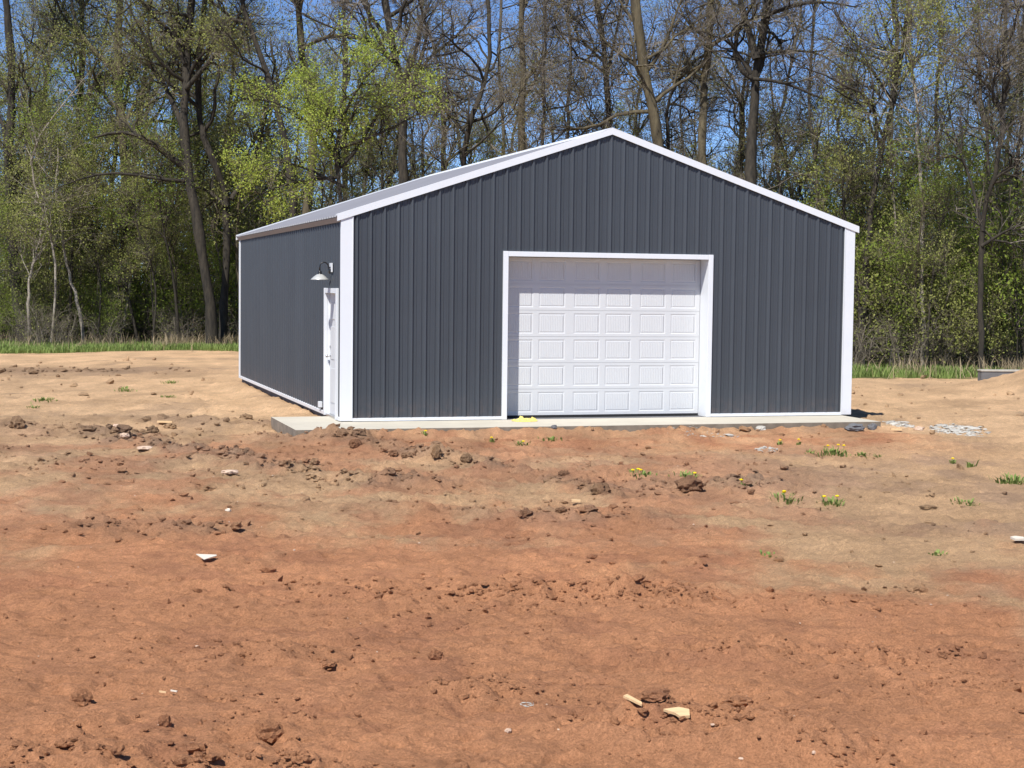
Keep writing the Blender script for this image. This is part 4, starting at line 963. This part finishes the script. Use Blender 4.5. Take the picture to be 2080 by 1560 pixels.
scatter_lumps('pebbles', 260, (-5, 5), (6.2, 22), 0.006, lr, lambda A, D, x, y: np.full(len(A), 0.4), M['pebble'], 'tiny pale pebbles scattered over the soil', 'pebble', I0)

# single clods that stand out
def clod(px, py, w, h, label, seed, m='soil', tint=0.55, name='soil_clod', cat='clod', n=4):
    rng = np.random.default_rng(seed); p = gpt(px, py); D = float(np.dot(p - CAM, _f)); s = w * D / FOC / 2; hs = h * D / FOC
    Vs, Fs, nv = [], [], 0
    v, f = I2
    q = v * (1 + 0.42 * fbm(v[:, 0] * 2.6 + seed, v[:, 1] * 2.6 + v[:, 2] * 1.9, seed, 4, 0.6)[:, None] + (0.09 if m == 'soil' else 0.03) * rng.normal(size=(len(v), 1)))
    q = q * np.array([s, s * 0.75, hs * 0.62]); q[:, 2] += hs * 0.28
    o = q[:, 2] < -hs * 0.1; q[o, 2] = -hs * 0.1
    me = new_mesh(name, q, f, M[m], smooth=False)
    if m == 'soil':
        c = soil_colour(q[:, 0] + p[0], q[:, 1] + p[1]) * tint
        ca = me.color_attributes.new('soil', 'FLOAT_COLOR', 'POINT'); ca.data.foreach_set('color', np.concatenate([c, np.ones((len(c), 1))], 1).astype(np.float32).ravel())
    return tag(link(name, me, None, p), label, cat)
CL = [(887, 928, 22, 26, 'pointed dark soil clod below the left half of the garage door wall'), (948, 938, 24, 18, 'rounded dark soil clod just right of the pointed clod'),
      (722, 908, 26, 18, 'dark soil clod in front of the left corner of the apron'), (800, 925, 20, 12, 'low dark clod between the corner clod and the pointed clod'),
      (825, 928, 20, 11, 'flat dark clod touching the low dark clod'), (500, 852, 26, 13, 'dark clod near the left end of the apron'),
      (310, 880, 22, 16, 'dark clod in the churned soil at the left'), (345, 870, 24, 12, 'broad dark clod behind the churned soil at the left'),
      (330, 862, 14, 8, 'small dark clod furthest back in the churned soil at the left'), (35, 868, 30, 22, 'large brown clod at the left edge of the picture'),
      (1145, 966, 22, 12, 'brown clod below the left jamb of the garage door'), (1070, 1045, 26, 10, 'low grey clod in the tan soil under the garage door'),
      (1140, 1040, 24, 12, 'slanted grey clod in the tan soil, right of the low grey clod'), (1400, 995, 56, 30, 'wide heap of brown soil with grass behind it'),
      (1220, 1002, 40, 22, 'cracked brown lump of soil left of the wide heap'), (885, 1338, 30, 20, 'dark hollow sided clod standing in for a shaded hole in the middle of the red foreground'),
      (548, 1500, 58, 40, 'big rough dark clod standing in for a shaded hole near the bottom left of the picture'), (335, 1474, 26, 26, 'dark clod left of the big rough clod'),
      (165, 1432, 44, 34, 'dark clod with white flecks standing in for a shaded hole near the bottom left corner'), (130, 1515, 36, 14, 'low dark clod in the bottom left corner'),
      (1330, 1420, 60, 22, 'broad low mound of red clods behind the pine offcuts'), (1500, 1432, 60, 18, 'low dark red mound right of the pine offcuts'),
      (665, 1352, 36, 10, 'flat broken clod on the red soil left of the hollow sided clod'), (1885, 1033, 36, 8, 'flat dark clod in the tan soil at the right'),
      (1525, 1002, 14, 10, 'small black clod beside a white chip in the tan soil')]
for i, (px, py, w, h, lb) in enumerate(CL): clod(px, py, w, h, lb, 40 + i, tint=0.62 if py < 1100 else 0.85)  # tint paints in the clods' shaded sides; three stand in for shaded holes
ST = [(1735, 874, 40, 16, 'grey broken concrete chunk at the right end of the apron', 'old_concrete'), (1772, 872, 18, 14, 'small grey concrete chunk beside the broken one', 'old_concrete'),
      (1866, 874, 24, 9, 'tan stone between the two pale rubble patches', 'pebble'), (467, 962, 34, 9, 'pale flat stone in the churned soil left of the barn', 'pebble'),
      (253, 888, 20, 9, 'pale tan stone in the churned soil at the far left', 'pebble'), (235, 867, 14, 6, 'small pale stone behind the churned soil', 'pebble'),
      (295, 912, 34, 7, 'pale broken stone slivers in the churned soil', 'pebble'), (1282, 872, 26, 12, 'grey stone against the front edge of the apron below the door', 'old_concrete'),
      (1222, 871, 14, 7, 'white stone against the front edge of the apron', 'pale_concrete'), (1545, 874, 22, 10, 'pale stone at the apron edge right of the garage door', 'pale_concrete'),
      (1032, 1487, 14, 9, 'round pinkish pebble near the bottom middle', 'pebble'), (463, 1040, 12, 8, 'small bright white chip on the red soil at the left', 'paper'),
      (1653, 1531, 9, 7, 'tiny pale stone near the bottom, right of the middle', 'pebble'), (1125, 870, 12, 8, 'small grey stone at the apron edge below the yellow plastic', 'old_concrete')]
for i, (px, py, w, h, lb, m) in enumerate(ST): clod(px, py, w, h, lb, 90 + i, m=m, name='stone', cat='stone')

# pale rubble patches at the right of the apron: crushed concrete
def rubble(px, py, w, h, n, label, seed, size):
    rng = np.random.default_rng(seed); c = gpt(px, py); D = float(np.dot(c - CAM, _f)); sa = w * D / FOC / 2
    dd2 = gpt(px, py - h / 2); dd3 = gpt(px, py + h / 2); sd = np.linalg.norm(dd2 - dd3) / 2
    A0, D0 = ad(c[0], c[1]); Vs, Fs, nv = [], [], 0
    r = np.sqrt(rng.random(n)) * (0.7 + 0.5 * rng.random(n)); th = rng.uniform(0, 6.28, n)
    x, y = xy(A0 + r * np.cos(th) * sa, D0 + r * np.sin(th) * sd); z = ground_z(x, y)
    for i in range(n):
        v, f = lump_shape(I0, rng); s = size * rng.gamma(2, .5); Vs.append(v * s * np.array([1.2, 1.2, .4]) + np.array([x[i], y[i], z[i] + s * .02])); Fs.append(f + nv); nv += 12
    tag(link('rubble', new_mesh('rubble', np.concatenate(Vs), np.concatenate(Fs), M['pale_concrete'])), label, 'rubble', kind='stuff')
rubble(1825, 861, 42, 14, 260, 'small patch of white crushed concrete right of the apron', 1, 0.022)
rubble(1945, 874, 105, 20, 700, 'larger patch of white crushed concrete further right of the apron', 2, 0.022)
rubble(1430, 884, 170, 18, 160, 'thin white scatter of crushed concrete below the right jamb', 3, 0.012)
rubble(1560, 911, 40, 8, 120, 'short white streak of crushed concrete in the red soil', 4, 0.013)
rubble(1075, 1434, 46, 12, 120, 'white chalky speckles on the red soil near the bottom middle', 5, 0.004)

# scraps of lumber and paper
def scrap(px, py, outline, th, m, label, name, cat, rz=0.0, tilt=(0.0, 0.0)):
    p = gpt(px, py); D = float(np.dot(p - CAM, _f)); k = D / FOC
    pts = [(u * k, v) for u, v in outline]; n = len(pts)
    V = [(u, v, 0) for u, v in pts] + [(u, v, th) for u, v in pts]
    F = [tuple(range(n))[::-1], tuple(range(n, 2 * n))] + [(i, (i + 1) % n, (i + 1) % n + n, i + n) for i in range(n)]
    b = MB(); b.add(V, F); o = b.build(name, M[m], None, bevel=0.0); o.location = tuple(p + np.array([0, 0, 0.028])); o.rotation_euler = (tilt[0], tilt[1], -yaw + rz)
    return tag(o, label, cat)
scrap(417, 1138, [(-22, 0.07), (20, 0.055), (22, 0.03), (2, -0.09)], 0.006, 'paper', 'triangular pale scrap of board lying on the red soil at the left', 'board_scrap', 'scrap', 0, (0.12, 0))
scrap(1285, 1437, [(-18, 0.05), (-10, 0.075), (18, -0.02), (17, -0.05)], 0.012, 'lumber', 'narrow yellow pine offcut on the red soil', 'pine_offcut', 'offcut', 0, (0.15, 0.05))
scrap(1375, 1462, [(-26, 0.04), (6, 0.06), (26, 0.03), (24, -0.045), (4, -0.05), (-4, -0.01)], 0.014, 'lumber', 'wider ragged yellow pine offcut right of the narrow one', 'pine_offcut', 'offcut', 0, (0.18, -0.04))
scrap(335, 862, [(-16, 0.05), (16, 0.0), (16, -0.05), (-16, 0.0)], 0.03, 'lumber', 'short tan stick of lumber lying in the churned soil at the left', 'lumber_stick', 'lumber', 0)
scrap(2066, 1102, [(-12, 0.03), (0, 0.06), (14, 0.03), (12, -0.04), (-8, -0.05)], 0.02, 'paper', 'white scrap of paper on the tan soil at the right edge', 'paper_scrap', 'scrap', 0, (0.1, 0))
scrap(330, 1417, [(-8, 0.012), (8, -0.006), (8, -0.016), (-6, 0.0)], 0.008, 'lumber', 'small pale wood chip on the red soil at the left', 'wood_chip', 'scrap')
scrap(353, 1415, [(-8, 0.02), (8, -0.004), (7, -0.016), (-7, 0.004)], 0.006, 'paper', 'small white sliver beside the pale wood chip', 'paper_scrap', 'scrap')
scrap(1170, 1024, [(-9, 0.03), (9, 0.03), (9, -0.03), (-9, -0.03)], 0.02, 'lumber', 'tiny cream block of wood on the tan soil below the garage door', 'wood_chip', 'scrap')
scrap(1820, 877, [(-10, 0.04), (10, -0.02), (10, -0.06), (-10, 0.0)], 0.03, 'lumber', 'short tan stick between the stone chunk and the rubble', 'lumber_stick', 'lumber')

# crumpled yellow plastic on the apron
yr = np.random.default_rng(3)
n = 22; uu, vv = np.meshgrid(np.linspace(-1, 1, n), np.linspace(-1, 1, n)); uu = uu.ravel(); vv = vv.ravel()
rr_ = 0.75 + 0.35 * vnoise(np.arctan2(vv, uu) * 1.3 + 7, uu * 0, 44)
yx = uu * 0.23 * rr_; yy = vv * 0.22 * rr_; yz = 0.004 + 0.11 * np.clip(fbm(uu * 2.4 + 3, vv * 2.4, 45, 3) + 0.35, 0, 1) * (1 - np.maximum(np.abs(uu), np.abs(vv)) ** 4)
ii = np.arange(n * n).reshape(n, n); yf = np.stack([ii[:-1, :-1], ii[:-1, 1:], ii[1:, 1:], ii[1:, :-1]], -1).reshape(-1, 4)
yo = link('plastic_wrap', new_mesh('plastic_wrap', np.stack([yx, yy, yz], 1), yf, M['yellow']), None, (2.98, -0.32, -0.0118))
tag(yo, 'crumpled yellow plastic on the apron at the left jamb of the garage door', 'plastic')

# low concrete wall behind the sand heap
w0 = at(1994, 752, 43.5); cw = empty('foundation_wall', (w0[0], w0[1], gz1(w0[0], w0[1]))); cw.rotation_euler.z = -yaw + 0.06
tag(cw, 'low grey concrete wall with a pale top behind the sand heap', 'wall')
hh = w0[2] - cw.location.z
MB().box(0, 5.0, 0, 0.3, -0.3, hh - 0.035).build('wall_face', M['old_concrete'], cw, bevel=0.01)
MB().box(-0.015, 5.02, -0.02, 0.32, hh - 0.034, hh + 0.01).build('wall_cap', M['pale_concrete'], cw, bevel=0.008)

# weeds and dandelions
def weed(px, py, w, h, flowers, label, seed, group):
    rng = np.random.default_rng(seed); p = gpt(px, py); D = float(np.dot(p - CAM, _f)); k = D / FOC
    R = w * k / 2; N = int(np.clip(R * 260, 16, 120)); H = h * k
    root = tag(empty('weed_tuft', p), label, 'weed', group)
    x = rng.normal(size=N) * R * 0.45; y = rng.normal(size=N) * R * 0.45; th = np.arctan2(y, x) + rng.normal(size=N) * .6
    L = H * rng.uniform(0.5, 1.2, N); ux, uy = np.cos(th), np.sin(th); W = 0.010 * rng.uniform(.7, 1.6, N)
    b = np.stack([x, y, ground_z(x + p[0], y + p[1]) - p[2] - .005], 1); side = np.stack([-uy, ux, 0 * x], 1) * W[:, None]; o = np.stack([ux, uy, 0 * x], 1) * (L * .55)[:, None]
    mid = b + o * .4 + np.array([0, 0, 1]) * (L * .6)[:, None]; tip = b + o + np.array([0, 0, 1]) * (L * .8)[:, None]
    V = np.stack([b - side * .6, b + side * .6, mid + side, mid - side, tip], 1).reshape(-1, 3); i = np.arange(N)[:, None] * 5
    link('leaf_clump', new_mesh('leaf_clump', V, [i + np.array([[0, 1, 2, 3]]), i + np.array([[3, 2, 4]])], M['grass']), root)['kind'] = 'stuff'
    for q in range(flowers):
        fx, fy = rng.normal(size=2) * R * 0.4; fz = H * rng.uniform(0.8, 1.25)
        b = MB(); b.tube([(fx, fy, 0), (fx, fy, fz)], [0.003, 0.003], 4)
        b.build('flower_stalk', M['grass'], root)
        b = MB(); b.lathe([(0.002, fz), (0.020, fz + 0.002), (0.024, fz + 0.010), (0.014, fz + 0.018), (0.0, fz + 0.020)], fx, fy, 9); b.build('flower_head', M['dandelion'], root)
WG = 'dandelion tufts in the soil'
for i, (px, py, w, h, fl, lb) in enumerate([
        (1690, 924, 90, 16, 3, 'widest grass tuft with dandelions right of the garage door'), (1752, 926, 30, 10, 0, 'small green tuft beside the widest dandelion tuft'), (1645, 920, 20, 10, 0, 'small green tuft just left of the widest dandelion tuft'),
        (1784, 928, 16, 9, 0, 'lone green sprout furthest right of the widest dandelion tuft'),
        (1598, 1014, 56, 16, 2, 'dandelion tuft in the tan soil below the right jamb'), (1690, 1024, 60, 14, 2, 'dandelion tuft right of the one below the right jamb'),
        (1395, 972, 56, 12, 1, 'grass tuft growing on top of the wide brown heap'), (1300, 965, 60, 10, 3, 'sparse dandelions left of the wide brown heap'),
        (2060, 982, 90, 22, 0, 'large green grass patch at the right edge of the picture'), (1960, 1024, 56, 12, 0, 'flat green tuft in the tan soil at the right'), (1972, 950, 22, 18, 0, 'upright green sprig right of the lone dandelion'),
        (1935, 942, 14, 10, 1, 'lone dandelion in the red brown soil at the right'), (1512, 985, 30, 10, 1, 'faint dandelion tuft between the heap and the black clod'), (1060, 905, 40, 8, 1, 'thin green weeds below the left jamb of the garage door'),
        (863, 884, 10, 8, 1, 'single dandelion in front of the left front wall'), (1000, 897, 8, 8, 1, 'single dandelion below the garage door'), (1120, 893, 46, 8, 0, 'thin line of weeds close to the apron under the garage door'),
        (1583, 903, 10, 9, 1, 'small dandelion left of the widest tuft'), (1622, 904, 10, 9, 1, 'second small dandelion left of the widest tuft'), (90, 812, 50, 8, 0, 'low green weeds in the tan soil at the far left'),
        (65, 830, 30, 7, 0, 'faint green weeds nearest the left edge'), (255, 794, 40, 7, 0, 'small green weeds in the tan soil left of the barn'), (345, 780, 34, 7, 0, 'farthest green weeds in the tan soil left of the barn'), (340, 808, 30, 7, 0, 'green weeds nearer the barn on the left tan soil'),
        (1560, 1130, 26, 10, 0, 'small green sprout at the border of red and tan soil'), (1905, 1128, 34, 10, 0, 'green sprouts in the pale soil at the right')]):
    weed(px, py, w, h, fl, lb, 300 + i, WG)
